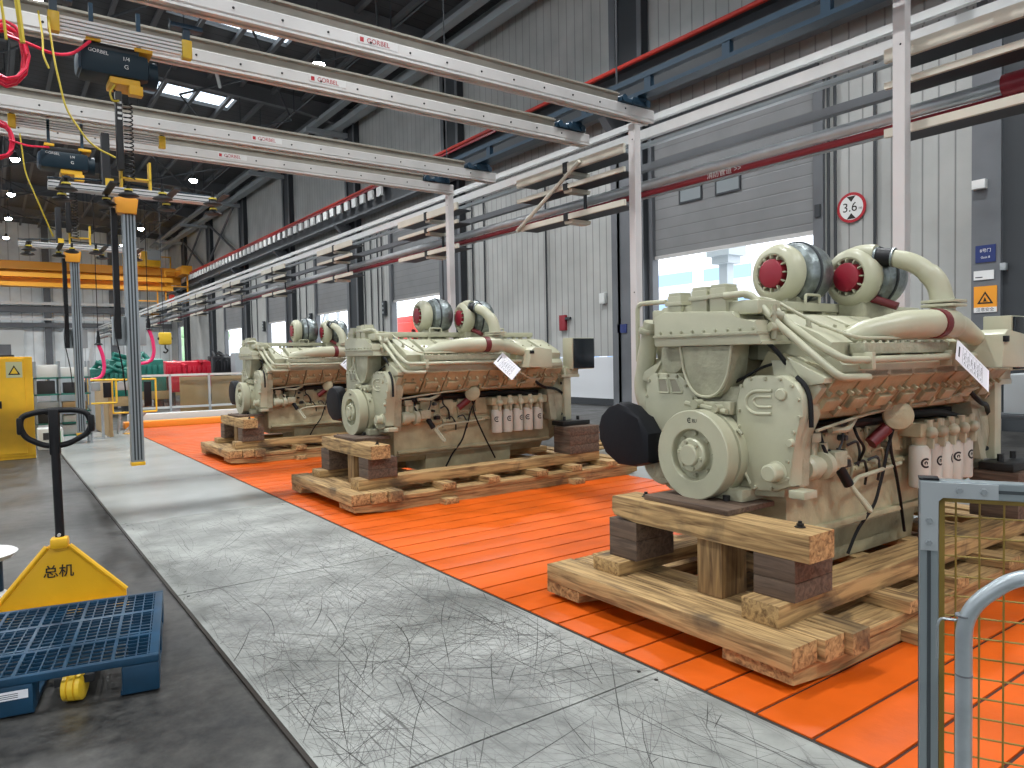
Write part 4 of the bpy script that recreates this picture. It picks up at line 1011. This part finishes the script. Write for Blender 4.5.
# festoon rails above the hoists
RAILS = []
for k, (y, z, x0, x1, lab) in enumerate(((7.72, 4.725, .57, 1.68, 'striped silver power rail with yellow end blocks above the near hoist'), (11.9, 4.95, .35, 2.2, 'striped silver power rail above the farther hoist'))):
    t = thing('power_rail', lab, 'rail', (0, y, z), 0, 'striped power rails'); RAILS.append(t)
    for q in range(4): MB().box(x0, x1, -.02, .02, -.05+q*.034, -.05+q*.034+.024).build('conductor', 'white', t, 0)
    MB().box(x0, x1, .0, .012, -.04, .06).build('backing', 'steeld', t, 0)
    for x in (x0, x1):
        b = MB().box(x-.045, x+.045, -.045, .045, -.08, .095, .008).build('end_block', 'yel2', t)
        MB().box(x-.03, x+.03, -.03, .03, .095, .22).build('block_hanger', 'blue', b, 0); MB().box(x-.15, x+.15, -.05, .05, .20, .245, .01).build('hanger_plate', 'blue', b)
_c = MB().tube([(.45, 7.6, 4.75), (.47, 7.5, 4.5), (.46, 7.4, 4.3), (.50, 7.4, 4.2)], .009, 6, .1).build('yellow_cord', 'yelcable', (RAILS[0])); _c.location = -(RAILS[0]).location
_c = MB().tube([(.52, 7.6, 4.72), (.55, 7.5, 4.3), (.62, 7.5, 3.9), (.80, 7.5, 3.62), (1.0, 7.55, 3.55)], .009, 6, .1).build('yellow_cord', 'yelcable', (RAILS[0])); _c.location = -(RAILS[0]).location
_c = MB().tube([(.42, 11.5, 4.7), (.46, 11.5, 4.2), (.60, 11.5, 3.8), (.75, 11.6, 3.4)], .010, 6, .1).build('yellow_cord', 'yelcable', (RAILS[1])); _c.location = -(RAILS[1]).location
def coil(cx, cy_, cz, r, n, lab, tail):
    pts = []
    for k in range(n*12):
        a = 2*PI*k/12; q = k/12
        pts.append((cx+r*(.85+.12*math.sin(q*1.7))*math.cos(a)*.75, cy_+.03*q, cz+r*(1+.1*math.cos(q*2.3))*math.sin(a)))
    mb = MB().tube(pts, .013, 7, 0); mb.tube(tail, .014, 7, .08)
    return tag(mb.build('air_hose', 'redhose', None), lab, 'hose')
coil(.20, 7.5, 4.32, .23, 6, 'coiled red air hose at the upper left edge, its tail running to the near hoist', [(.2, 7.5, 4.45), (.35, 7.5, 4.42), (.55, 7.55, 4.38), (.70, 7.65, 4.45), (.85, 7.7, 4.62)])
coil(.20, 11.5, 4.60, .22, 5, 'smaller coiled red air hose lower on the left edge', [(.3, 11.5, 4.6), (.5, 11.5, 4.55), (.75, 11.7, 4.62)])
for k, x in enumerate((.05, .16)):
    tag(MB().tube([(x+.05, 7.2, 5.6), (x+.09, 7.2, 5.0), (x+.14, 7.2, 4.45), (x+.15, 7.2, 4.3)], .012 if k == 0 else .022, 6, .1).build('hanging_cable', 'yelcable', None), ['thin yellow cable hanging at the upper left corner', 'thick yellow cable hanging beside the thin one at the upper left'][k], 'cable')
tag(MB().box(-.25, .02, 7.0, 7.1, 4.62, 5.0, .02).build('connector_box', 'craneo', None), 'orange connector box at the upper left edge', 'box')

# ------------------------------------------------------------------ pallet truck with blue pallet
T = thing('pallet_truck', 'yellow hand pallet truck with black loop handle under the blue pallet', 'pallet truck', (.335, 5.42, 0), math.radians(-11))
mb = MB()
mb.prism([(-.36, .10), (.345, .10), (.345, .175), (.04, .50), (.0, .53), (-.05, .53), (-.10, .50), (-.36, .18)], -.02, .01, 'y', .004)
bd = mb.build('body_plate', 'yellow', T)
for s in (-1, 1):
    x1 = .345 if s > 0 else -.36; x0 = .035 if s > 0 else -.09
    MB().tube([(x0, -.02, .505), (x1, -.02, .175)], .016, 8).build('edge_flange', 'yellow', bd)
MB().box(-.37, .36, -.10, .02, .075, .11, .008).build('bottom_shelf', 'yellow', bd)
mb = MB(); mb.box(-.07, .03, -.05, .05, .49, .56, .02); mb.build('top_cap', 'yellow', bd)
text('marker_writing', '总机', .085, 'marker', bd, frame((-.03, -.0245, .34), (1, 0, -.03), (0, 0, 1)), bold=.0008)
for s in (-1, 1):
    f = MB().prism([(-.085, .085), (-.085, .125), (.085, .125), (.085, .085)], -1.30, -.08, 'y', .006).build('fork', 'dark', T); f.location = (s*.19, 0, 0)
    w = MB(); w.lathe([(0, 0), (.045, 0), (.068, .01), (.07, .03), (.062, .034), (.07, .038), (.07, .062), (.062, .066), (.07, .07), (.068, .09), (.045, .10), (0, .10)], (-.05, -1.26, .071), (1, -.25, 0), 24)
    w = w.build('roller', 'yel2', T); w.location = (s*.19, 0, 0)
w = MB(); w.cyl((-.10, .08, .09), (-.04, .08, .09), .088, seg=24); w.cyl((.04, .08, .09), (.10, .08, .09), .088, seg=24); w.build('steer_wheel', 'black', T)
MB().cyl((-.02, .06, .18), (-.02, .06, .50), .05, seg=16).build('pump', 'bolt', T)
hd = MB().tube([(-.02, .0, .50), (-.02, .02, .60), (-.032, .05, 1.35)], [.03, .026, .026], 14, .02).build('handle_shaft', 'black', T)
MB().tube([(-.035, .05, 1.135), (-.10, .047, 1.15), (-.185, .045, 1.20), (-.215, .045, 1.27), (-.205, .045, 1.335), (-.13, .045, 1.358), (-.03, .05, 1.368), (.09, .05, 1.365), (.155, .05, 1.345), (.18, .05, 1.27), (.155, .05, 1.21), (.05, .05, 1.15), (-.035, .05, 1.135)], .018, 12, .03).build('loop_handle', 'black', hd)
for x0, x1 in ((-.231, -.197), (.160, .196)): MB().box(x0, x1, .022, .072, 1.22, 1.33, .015).build('grip', 'black', hd)
MB().box(-.06, .0, .02, .08, 1.08, 1.375, .015).build('handle_head', 'black', hd)
mb = MB(); mb.cyl((-.02, -.03, .575), (-.02, .05, .575), .010, seg=10); mb.build('pivot_pin', 'alu', hd)

P = thing('plastic_pallet', 'blue slatted plastic pallet resting over the forks of the yellow pallet truck', 'pallet', (.635, 3.99, 0), math.radians(-11))
A, B = 1.25, 1.14       # along -x and +y from the corner
mb = MB()
mb.box(-A, 0, 0, .035, .150, .185, .004); mb.box(-A, 0, B-.035, B, .150, .185, .004); mb.box(-.045, 0, .035, B-.035, .150, .185, .004); mb.box(-A, -A+.045, .035, B-.035, .150, .185, .004)
dk = mb.build('deck_frame', 'pallet', P)
mb = MB()
for k in range(1, 24):
    x = -A+k*A/24; wd = .0030 if k % 4 else .008
    mb.box(x-wd, x+wd, .03, B-.03, .172, .184)
for k in range(1, 21):
    y = k*B/21; wd = .0026 if k % 7 else .010
    mb.box(-A+.04, -.04, y-wd, y+wd, .172, .1835)
for y in (.34, .74): mb.box(-A+.04, -.04, y-.012, y+.012, .155, .185)
mb.build('deck_grid', 'pallet', P, 0)
mb = MB()
for x in (-A, -A/2-.09, -.18):
    mb.box(x+.004, x+.176, .006, B-.006, .004, .028, .004)
mb.build('bottom_runner', 'pallet', P, 0)
for bx in (-.17, -A/2-.085, -A):
    for by in (0, B/2-.08, B-.17):
        MB().box(bx, bx+.17, by, by+.17, .004, .149, .012).build('foot', 'pallet', P)
mb = MB()
for k in range(16): mb.box(-A+.20+k*.052, -A+.204+k*.052, .18, .95, .140, .155)
mb.build('under_rib', 'pallet', P, 0)
lb = MB().box(-.70, -.56, -.0035, -.001, .085, .125).build('sticker', 'paper', P, 0)
mb = MB()
for z in (.093, .102, .111): mb.box(-.69, -.60, -.0042, -.0036, z, z+.003)
mb.build('sticker_print', 'ink', lb, 0)
# the stool cut by the left edge
T = thing('stool', 'white topped stool cut off by the left edge of the view', 'stool', (-.13, 5.85, 0))
MB().lathe([(0, .0), (.22, 0), (.235, -.01), (.20, -.045), (0, -.045)], (0, 0, .44), (0, 0, 1), 28).build('seat', 'white', T)
MB().cyl((.10, 0, .1), (.10, 0, .396), .045, seg=14).build('stem', 'blue', T)
MB().lathe([(0, .17), (.12, .17), (.16, .14), (.17, 0), (0, 0)], (.03, 0, 0), (0, 0, 1), 20).build('base', 'white', T)

# ------------------------------------------------------------------ guard fence at the lower right
T = thing('guard_fence', 'aluminium framed guard panel with yellow wire mesh at the lower right', 'fence', (1.885, .875, 0), math.atan2(-.88, .48))
def prof(mb, x0, x1, y0, y1, z0, z1): mb.box(x0, x1, y0, y1, z0, z1, .003)
ps = MB(); prof(ps, 0, .042, -.021, .021, 0, 1.325); ps = ps.build('post', 'frame', T, 0)
for s in (-1, 1): MB().box(.017, .025, s*.0215-.001, s*.0215+.001, .02, 1.28).build('slot', 'slot', ps, 0)
MB().box(-.0012, -.0, -.004, .004, .02, 1.3).build('slot', 'slot', ps, 0)
tr = MB(); prof(tr, .042, 1.3, -.021, .021, 1.283, 1.325); tr = tr.build('top_rail', 'frame', T, 0)
for s in (-1, 1): MB().box(.05, 1.3, s*.0215-.001, s*.0215+.001, 1.300, 1.308).build('slot', 'slot', tr, 0)
ps2 = MB(); prof(ps2, 1.3, 1.342, -.021, .021, 0, 1.325); ps2.build('post', 'frame', T, 0)
br = MB(); prof(br, .042, 1.3, -.021, .021, .10, .142); br.build('bottom_rail', 'frame', T, 0)
for s in (-1, 1):
    cp_ = MB().prism([(.002, 1.322), (.165, 1.322), (.165, 1.285), (.05, 1.285), (.04, 1.275), (.04, 1.15), (.002, 1.15)], s*.0215, s*.0255, 'y', .001).build('corner_plate', 'plateg', T, 0)
    mb = MB()
    for (x, z) in ((.021, 1.17), (.021, 1.225), (.085, 1.304), (.135, 1.304)): mb.bolt((x, s*.0255, z), (0, s, 0), .0085, .005)
    mb.build('plate_bolt', 'alu2', cp_)
MB().box(-.001, .043, -.022, .022, 1.325, 1.331, .002).build('post_cap', 'black', T)
mb = MB(); mb.box(.044, .056, -.006, .006, .142, 1.283); mb.box(.044, 1.298, -.006, .006, 1.271, 1.283)
mb.build('mesh_border', 'mesh', T, 0)
mb = MB()
for k in range(24): mb.cyl((.08+k*.05, 0, .142), (.08+k*.05, 0, 1.275), .0023, seg=6)
for k in range(23): mb.cyl((.05, .003, 1.235-k*.05), (1.298, .003, 1.235-k*.05), .0023, seg=6)
mb.build('wire_mesh', 'mesh', T)
T = thing('trolley_handle', 'grey-blue curved tube handle in front of the mesh guard panel', 'handle', (1.69, .690, 0), math.atan2(-.88, .48))
MB().tube([(0, 0, 0), (0, 0, 1.085), (.09, 0, 1.165), (.16, 0, 1.175), (.75, 0, 1.175), (.85, 0, 1.07), (.85, 0, 0)], .0165, 16, .08, n=10).build('bent_tube', 'tube', T)
for z in (.94, 1.07): MB().tube([(0, 0, z), (0, 0, z+.004)], .0172, 16).build('weld_ring', 'steel', T)
MB().tube([(-.01, .0, 1.06), (-.045, .0, 1.06), (-.05, .0, 1.045), (-.05, 0, .97)], .003, 6, .01).build('wire_hook', 'alu2', T)
MB().box(-.03, .88, -.25, .25, .0105, .05, .01).build('trolley_base', 'tube', T)

# ------------------------------------------------------------------ signs on the wall
T = thing('height_limit_sign', 'round red-rimmed 3.6m height limit sign on the ribbed wall', 'sign', (W-.02, 9.16, 4.99))
MB().lathe([(0, 0), (.35, 0), (.35, .015), (0, .015)], (-.03, 0, 0), (1, 0, 0), 48).build('disc', 'signred', T)
MB().lathe([(0, 0), (.285, 0), (.285, .003), (0, .003)], (-.034, 0, 0), (1, 0, 0), 48).build('face', 'white', T)
FS = lambda y, z, d=.036: frame((-d, y, z), (0, -1, 0), (0, 0, 1))
mb = MB(); mb.prism([(-.11, .262), (.11, .262), (0, .13)], -.0375, -.036, 'x'); mb.prism([(-.11, -.262), (.11, -.262), (0, -.13)], -.0375, -.036, 'x'); mb.build('arrow', 'marker', T, 0)
text('lettering', '3.6', .30, 'marker', T, FS(.035, .0)); text('lettering', 'm', .11, 'marker', T, FS(-.22, -.04))
T = thing('information_sign', 'small navy blue sign high on the grey pillar plate', 'sign', (W-.40, 6.21, 3.35))
MB().box(0, .02, -.18, .18, 0, .34).build('panel', 'signblue', T, 0); text('lettering', '8号门', .08, 'white', T, frame((-.002, 0, .23), (0, -1, 0), (0, 0, 1)))
text('lettering', 'Gate 8', .06, 'white', T, frame((-.002, 0, .10), (0, -1, 0), (0, 0, 1)))
T = thing('door_plate', 'small white plate under the navy blue sign', 'sign', (W-.40, 6.24, 3.01))
MB().box(0, .02, -.18, .18, 0, .18).build('panel', 'white', T, 0); MB().box(-.002, 0, .02, .15, .04, .06).build('print', 'ink', T, 0)
T = thing('warning_sign', 'orange warning sign with black triangle on the grey pillar plate', 'sign', (W-.40, 6.21, 2.36))
MB().box(0, .02, -.205, .205, .0, .52).build('panel', 'signor', T, 0)
MB().box(-.002, 0, -.205, .205, .0, .10).build('caption_panel', 'white', T, 0); text('lettering', '注意安全', .08, 'marker', T, frame((-.003, 0, .05), (0, -1, 0), (0, 0, 1)))
def tri(mb, s, z, x0, x1): mb.prism([(-s, z), (s, z), (0, z+s*1.7)], x0, x1, 'x')
mb = MB(); tri(mb, .145, .17, -.004, -.001); mb.build('triangle', 'marker', T, 0)
mb = MB(); tri(mb, .095, .20, -.006, -.0045); tt = mb.build('triangle_face', 'signor', T, 0)
mb = MB(); mb.box(-.008, -.0062, -.045, .04, .212, .224); mb.prism([(-.025, .224), (.03, .224), (.01, .30), (-.01, .28)], -.008, -.0062, 'x'); mb.build('symbol', 'marker', T, 0)
T = tag(MB().box(W-.45, W-.34, 5.84, 5.94, 3.16, 3.30, .01).build('junction_box', 'greyg', None), 'small grey junction box on the pillar edge', 'box')
T = tag(MB().box(W-.52, W-.38, 6.18, 6.42, 4.80, 4.98, .01).build('wall_lamp', 'white', None), 'small white lamp at the top of the pillar plate', 'lamp')
T = tag(MB().box(W-.34, W-.30, 16.3, 16.7, 2.35, 2.62).build('notice', 'signblue', None), 'small navy notice on the pillar beyond the second white post', 'sign')
T = tag(MB().box(W-.14, W-.0, 17.5, 17.75, 3.35, 3.7, .02).build('wall_box', 'box_w', None), 'small white box on the ribbed wall beyond the second white post', 'box')
for k, (y, lab) in enumerate(((33.6, 'second'), (44.1, 'third'), (53.7, 'fourth'))):
    T = thing('control_station', 'dark push-button box beside the %s open door' % lab, 'control box', (W-.16, y-.35+.6, 3.9), 0, 'push-button boxes beside the doors')
    MB().box(0, .14, -.16, .16, 0, .75, .02).build('case', 'steeld', T); 
    for z in (.16, .38, .60): MB().cyl((0, 0, z), (-.03, 0, z), .06, seg=12).build('button', 'greyg', T)
T = thing('exit_sign', 'small green light box beside the second open door', 'sign', (W-.12, 34.3, 2.4))
MB().box(0, .1, -.35, .35, 0, .35, .02).build('panel', mat('sign green', (.0, .30, .12), .4), T)
T = thing('fire_alarm', 'small dark red alarm box on the ribbed wall right of the middle engine', 'alarm', (W-.12, 19.7, 2.55))
MB().box(0, .12, -.16, .16, 0, .55, .02).build('case', 'pipered', T); MB().box(.0, .08, -.42, -.16, .38, .46).build('bracket', 'steeld', T, 0)

# ------------------------------------------------------------------ the far left group
T = thing('safety_cabinet', 'tall yellow safety cabinet with warning sticker at the left edge', 'cabinet', (-.45, 15.6, 0))
MB().box(-.65, 1.055, 0, .9, .05, 1.83, .01).build('body', 'yellow', T, 0)
MB().box(-.65, 1.055, .02, .88, 0, .05).build('plinth', 'yellow', T, 0)
MB().box(.06, .93, -.022, 0, .10, 1.80, .006).build('door', 'yellow', T, 0)
MB().box(.38, .58, -.035, -.022, .92, 1.05, .004).build('latch', 'black', T, 0)
st_ = MB().box(.66, .90, -.026, -.0225, 1.46, 1.74).build('sticker', mat('pale yellow sticker', (.5, .5, .28), .6), T, 0)
mb = MB(); mb.prism([(.69, 1.51), (.87, 1.51), (.78, 1.68)], -.029, -.0262, 'y'); s2 = mb.build('sticker_triangle', 'marker', st_, 0)
mb = MB(); mb.prism([(.722, 1.53), (.838, 1.53), (.78, 1.64)], -.031, -.0292, 'y'); mb.build('sticker_triangle_face', 'yel2', st_, 0)
MB().box(.2, .8, .2, .5, 1.83, 1.87, .01).build('top_item', 'bolt', T)
# shelf rack with boxes
T = thing('shelf_rack', 'grey shelf rack with green shelves behind the yellow cabinet', 'rack', (.72, 17.6, 0))
for x in (.0, .42, .95):
    for y in (0, .6): MB().box(x-.02, x+.02, y-.02, y+.02, 0, 1.75).build('upright', 'alu2', T, 0)
for z in (.22, .48, .72, 1.08, 1.42): MB().box(-.02, .97, -.02, .62, z-.03, z).build('shelf', 'shelfg', T, 0)
bxs = [(.03, .40, 1.421, 1.68, 'box_w', 'pale box with round mark on the top shelf of the rack'), (.44, .93, 1.421, 1.62, 'box_w', 'flat white box on the top shelf of the rack'), (.50, .90, 1.081, 1.3, 'dark', 'dark tool on the second shelf of the rack'),
       (.02, .34, 1.081, 1.35, 'dark', 'dark case at the left end of the second shelf'), (.46, .90, .721, .90, 'cardboard', 'tan carton on the middle shelf of the rack'), (.46, .93, .481, .62, 'box_w', 'white tray on the fourth shelf of the rack'), (.02, .40, .481, .66, 'dark', 'dark crate on the fourth shelf of the rack'),
       (.44, .93, .221, .42, 'box_w', 'white tray on the lowest shelf of the rack'), (.02, .40, .721, .92, 'greyg', 'grey bin at the left end of the middle shelf')]
for x0, x1, z0, z1, m, lab in bxs:
    tag(MB().box(.72+x0, .72+x1, 17.62, 18.1, z0, z1, .012).build('storage_box', m, None), lab, 'box', 'boxes on the shelf rack')
T = thing('floor_crate', 'white crate with green label on the floor beside the rack', 'crate', (.70, 16.9, 0))
MB().box(0, .42, 0, .5, .0, .42, .015).build('body', 'box_w', T); MB().box(.22, .38, -.004, 0, .12, .36).build('label_sheet', mat('pale green label', (.25, .6, .38), .6), T, 0)
MB().box(.08, .18, -.004, 0, .2, .34).build('print', 'ink', T, 0)
def cart(org, w, lab, big):
    T = thing('yellow_stand', lab, 'stand', org, 0, 'yellow tube stands')
    zb, zt = (.52, 1.30) if big else (.80, 1.32)
    mb = MB()
    for x in (0, w): mb.cyl((x, 0, zb), (x, 0, zt), .022, seg=8)
    for z in (zb, zt): mb.cyl((0, 0, z), (w, 0, z), .022, seg=8)
    for x in (0, w): mb.cyl((x, 0, zt), (x, .5, zt), .022, seg=8)
    mb.build('tube_frame', 'yel2', T)
    MB().box(w-.26, w-.10, -.03, .03, zb+.12, zt-.06, .01).build('control_grip', 'black', T)
    MB().box(.08, w-.3, .1, .3, zt-.25, zt-.05, .02).build('tray', 'greyg', T)
    for x in ((.10, .16), (.2, w-.2)) if big else ((w*.5, w*.5),):
        MB().cyl((x[0], .1, .02), (x[1], .1, zb), .03, seg=8).build('leg', 'greyg', T)
    MB().lathe([(0, 0), (.18, 0), (.18, .02), (0, .03)], (w*.4, .1, .0), (0, 0, 1), 18).build('foot', 'yellow' if big else 'alu2', T)
cart((2.28, 19.2, 0), .93, 'wide yellow tube stand with black grip behind the near mast', True)
cart((1.72, 18.5, 0), .56, 'narrow yellow tube stand left of the near mast', False)
tag(MB().box(2.12, 2.2, 18.6, 21.2, .02, 1.30, .01).build('wooden_board', 'cardboard', None), 'tan upright board standing between the yellow stands', 'board')
# kerb and barrier
tag(MB().box(2.72, 8.6, 20.75, 21.15, 0, .17, .02).build('kerb', 'kerb', None), 'orange kerb bar closing the far end of the orange deck', 'kerb')
tag(MB().box(2.9, 8.6, 21.4, 21.7, 0, .32, .02).build('ledge', 'box_w', None), 'pale ledge directly behind the orange kerb', 'ledge')
B_ = thing('barrier', 'clear panel barrier with pale rails behind the orange kerb', 'barrier', (0, 22.3, 0))
for x in (3.1, 4.1, 5.15, 6.3, 7.5, 8.6): MB().box(x-.03, x+.03, -.03, .03, 0, 1.36).build('post', 'greyg', B_, 0)
for z in (.42, 1.33): MB().box(3.1, 8.6, -.025, .025, z-.03, z+.03).build('rail', 'box_w', B_, 0)
MB().box(3.1, 8.6, -.006, .006, .45, 1.30).build('pane', 'pane', B_, 0)
for x0, x1, lab in ((4.38, 5.18, 'left tan board leaning behind the barrier'), (5.24, 6.35, 'right tan board leaning behind the barrier')):
    tag(MB().box(x0, x1, 22.42, 22.46, .12, 1.27, .005).build('leaning_board', 'cardboard', None), lab, 'board', 'tan boards behind the barrier')
# machines and engines waiting in the distance
def blob_engine(name, m, lab, org, L, Hh, W_, cat, seed, base=True):
    r = random.Random(seed); T = thing(name, lab, cat, org)
    MB().box(0, L, 0, W_, .62, .62+Hh*.45, .05).build('crankcase', m, T)
    for s in (0, 1):
        MB().prism([(W_*(.05+.5*s), .62+Hh*.45), (W_*(.45+.5*s), .62+Hh*.45), (W_*(.40+.5*s), .62+Hh), (W_*(.10+.5*s), .62+Hh*.95)], L*.04, L*.96, 'x', .02).build('cylinder_bank', m, T)
    mb = MB()
    for k in range(9): mb.box(L*(.06+k*.1), L*(.13+k*.1), -.05, 0, .62+Hh*.5, .62+Hh*.8, .02)
    mb.build('cover_plates', m, T)
    mb = MB()
    for k in range(7): mb.cyl((L*r.uniform(.05, .95), r.uniform(-.1, W_), .62+Hh*.8), (L*r.uniform(.05, .95), r.uniform(-.1, W_), .62+Hh*(.98 if m == 'red' else r.uniform(.9, 1.2))), r.uniform(.05, .10), seg=10)
    mb.build('pipework', m, T)
    if base: MB().box(-.1, L+.1, 0, W_, .30, .62, .02).build('cradle', 'cardboard', T)
    for x in (.1, L-.3): MB().box(x, x+.2, .1, W_-.1, 0, .30, .01).build('support', 'steeld', T)
    return T
blob_engine('red_engine', 'red', 'glossy red engine standing beyond the barrier', (5.95, 33.5, 0), 2.0, 1.15, 1.4, 'engine', 1)
T = thing('red_crate', 'red crate in front of the glossy red engine', 'crate', (5.55, 30.2, 0)); MB().box(0, .95, 0, .8, .55, 1.2, .05).build('body', 'red', T); MB().box(.05, .2, .1, .7, 0, .55).build('leg', 'steeld', T, 0); MB().box(.75, .9, .1, .7, 0, .55).build('leg', 'steeld', T, 0)
blob_engine('green_engine', 'green', 'dark green engine beyond the near mast', (3.5, 30.5, 0), 2.0, 1.25, 1.3, 'engine', 2)
blob_engine('green_engine', 'green', 'darker green engine left of the other green one', (2.5, 26.5, 0), 1.3, .95, 1.0, 'engine', 3)
blob_engine('black_engine', 'dark', 'black engine right of the glossy red engine', (8.25, 35.0, 0), 1.35, 1.35, 1.2, 'engine', 4)
blob_engine('black_engine', 'dark', 'second black engine farther right behind the farthest cream engine', (13.0, 45.0, 0), 2.8, 1.5, 1.4, 'engine', 5)
def blob(name, m, lab, cat, c, s): tag(MB().box(c[0]-s[0]/2, c[0]+s[0]/2, c[1]-s[1]/2, c[1]+s[1]/2, 0, s[2], .06).build(name, m, None), lab, cat)
blob('wrapped_machine', 'greyg', 'grey wrapped machine at the left edge of the farthest cream engine', 'machine', (9.3, 34.2), (.7, .8, 2.1))
for k, (x, y, s, lab) in enumerate(((2.2, 24.0, (.5, .5, 1.1), 'low grey cabinet left of the near mast foot'), (1.9, 28, (.7, .5, 1.5), 'grey cabinet far behind the shelf rack'))):
    blob('machine_cabinet', 'greyg', lab, 'cabinet', (x, y), s)
# hanging tools
for k, (x, y, z, lab) in enumerate(((2.55, 24, 2.30, 'pink hose with black grip hanging left of the near mast'), (3.88, 24, 2.75, 'pink hose with black grip hanging right of the near mast'))):
    T = thing('hanging_tool', lab, 'hanging tool', (x, y, 0), 0, 'pink hoses hanging in the distance')
    MB().tube([(0, 0, 6.4), (0, 0, z+.15)], .012, 6).build('cord', 'black', T)
    MB().lathe([(.02, .35), (.05, .15), (.06, 0), (.12, -.05), (.02, -.08)], (0, 0, z), (0, 0, 1), 10).build('grip', 'black', T)
    MB().tube([(.0, 0, z-.05), (.10, 0, z-.35), (.13, 0, z-.75), (.05, 0, z-1.0), (-.2, 0, z-1.08), (-.45, 0, z-1.05)], .05, 10, .15).build('hose', 'pinkhose', T)
T = thing('hook_block', 'yellow crane hook block hanging above the glossy red engine', 'hook', (7.2, 40, 0))
MB().cyl((-.06, 0, 3.2), (-.06, 0, 13.5), .015, seg=6).build('rope', 'steeld', T); MB().box(-.30, .30, -.15, .15, 2.62, 3.25, .10).build('block', 'yel2', T); MB().box(-.34, .34, -.11, .11, 2.86, 3.0, .04).build('sheave_guard', 'bolt', T)
MB().tube([(0, 0, 2.64), (0, 0, 2.45), (.13, 0, 2.33), (0, 0, 2.2), (-.1, 0, 2.28)], .04, 8, .06).build('hook', 'bolt', T)
# dark plank stack and steel hardware behind the engine row on the right
T = thing('plank_stack', 'pile of pale planks on the floor behind the middle engine', 'planks', (8.6, 9.6, 0))
for k in range(5): MB().box(-.6+.05*k, 1.9-.1*k, -.3+.14*k, -.18+.14*k, .01+.05*(k % 2), .055+.05*(k % 2), .004).build('plank', 'wood', T)
T = thing('black_mat_roll', 'low dark skirt along the wall base', 'skirt') if False else None
# trolley and grey equipment seen behind the nearest engine at the right edge
T = thing('work_cart', 'grey work cart with papers behind the nearest engine at the right edge', 'cart', (9.2, 3.0, 0))
MB().box(0, 1.2, -.5, .5, .85, .9, .01).build('top', 'steeld', T); MB().box(.1, 1.1, -.4, .4, .9, 1.35, .02).build('cabinet', 'greyg', T)
for x in (.05, 1.15):
    for y in (-.45, .45): MB().box(x-.025, x+.025, y-.025, y+.025, .0, .85).build('leg', 'steeld', T, 0)
tag(MB().box(9.3, 9.55, 2.6, 2.9, 1.352, 1.37).build('paper_pile', 'paper', None), 'white papers lying on the grey work cart', 'papers')
struct(MB().box(10.5, 10.58, -3, 12, -.003, .001).build('floor_marking', 'kerb', None, 0))

# ------------------------------------------------------------------ lamps
k = 0
LY = [-5.5, 5.5, 16.2, 27.0, 37.6, 48.1, 58.0, 67.4, 77.5]
names = {27.0: 'highest', 37.6: 'second', 48.1: 'third', 58.0: 'fourth', 67.4: 'fifth', 77.5: 'sixth'}
L0 = None
for x in (10.6, 1.5, -7.5):
    for y in LY:
        vis = x > 5 and y > 20
        lab = ('bright round high-bay lamp, %s of the row nearest the right wall' % names[y]) if vis else 'bright round high-bay lamp under the dark roof %s' % ('in the middle rows' if x < 5 else 'above the camera')
        if L0 is None:
            L0 = thing('high_bay_lamp', lab, 'lamp', (x, y, 13.0), 0, 'high-bay lamps')
            MB().lathe([(.05, .35), (.09, .30), (.10, .18), (.24, .02), (.25, 0), (.24, -.01)], (0, 0, 0), (0, 0, 1), 24).build('shade', 'steeld', L0)
            MB().lathe([(0, -.16), (.10, -.15), (.18, -.11), (.22, -.04), (.23, .01)], (0, 0, -.01), (0, 0, 1), 24).build('lens', 'lamp', L0)
            MB().cyl((0, 0, .35), (0, 0, 2.3), .02, seg=6).build('suspension', 'steeld', L0)
            T = L0
        else: T = dup(L0, (x, y, 13.0), lab)
        ld = bpy.data.lights.new('high_bay_light', 'AREA'); ld.shape = 'DISK'; ld.size = .45; ld.energy = LAMP_W = 520; ld.color = (.95, .98, 1.0); ld.spread = math.radians(150)
        lo = bpy.data.objects.new('high_bay_light', ld); COL.objects.link(lo); lo.location = (x, y, 12.80)

# ------------------------------------------------------------------ sky and exposure
wd = bpy.data.worlds.new('World'); SC.world = wd; wd.use_nodes = True
nt = wd.node_tree; bg = nt.nodes['Background']
tc = nt.nodes.new('ShaderNodeTexCoord'); sp = nt.nodes.new('ShaderNodeSeparateXYZ'); nt.links.new(tc.outputs['Generated'], sp.inputs[0])
rp = nt.nodes.new('ShaderNodeValToRGB'); rp.color_ramp.elements[0].position = .0; rp.color_ramp.elements[0].color = (.78, .84, .95, 1); rp.color_ramp.elements[1].position = .6; rp.color_ramp.elements[1].color = (.95, .98, 1, 1)
nt.links.new(sp.outputs[2], rp.inputs['Fac']); nt.links.new(rp.outputs['Color'], bg.inputs['Color'])
bg.inputs['Strength'].default_value = 3.0
SC.view_settings.view_transform = 'Standard'; SC.view_settings.look = 'None'; SC.view_settings.gamma = 1; SC.view_settings.exposure = 0.18
SC.view_settings.use_curve_mapping = False
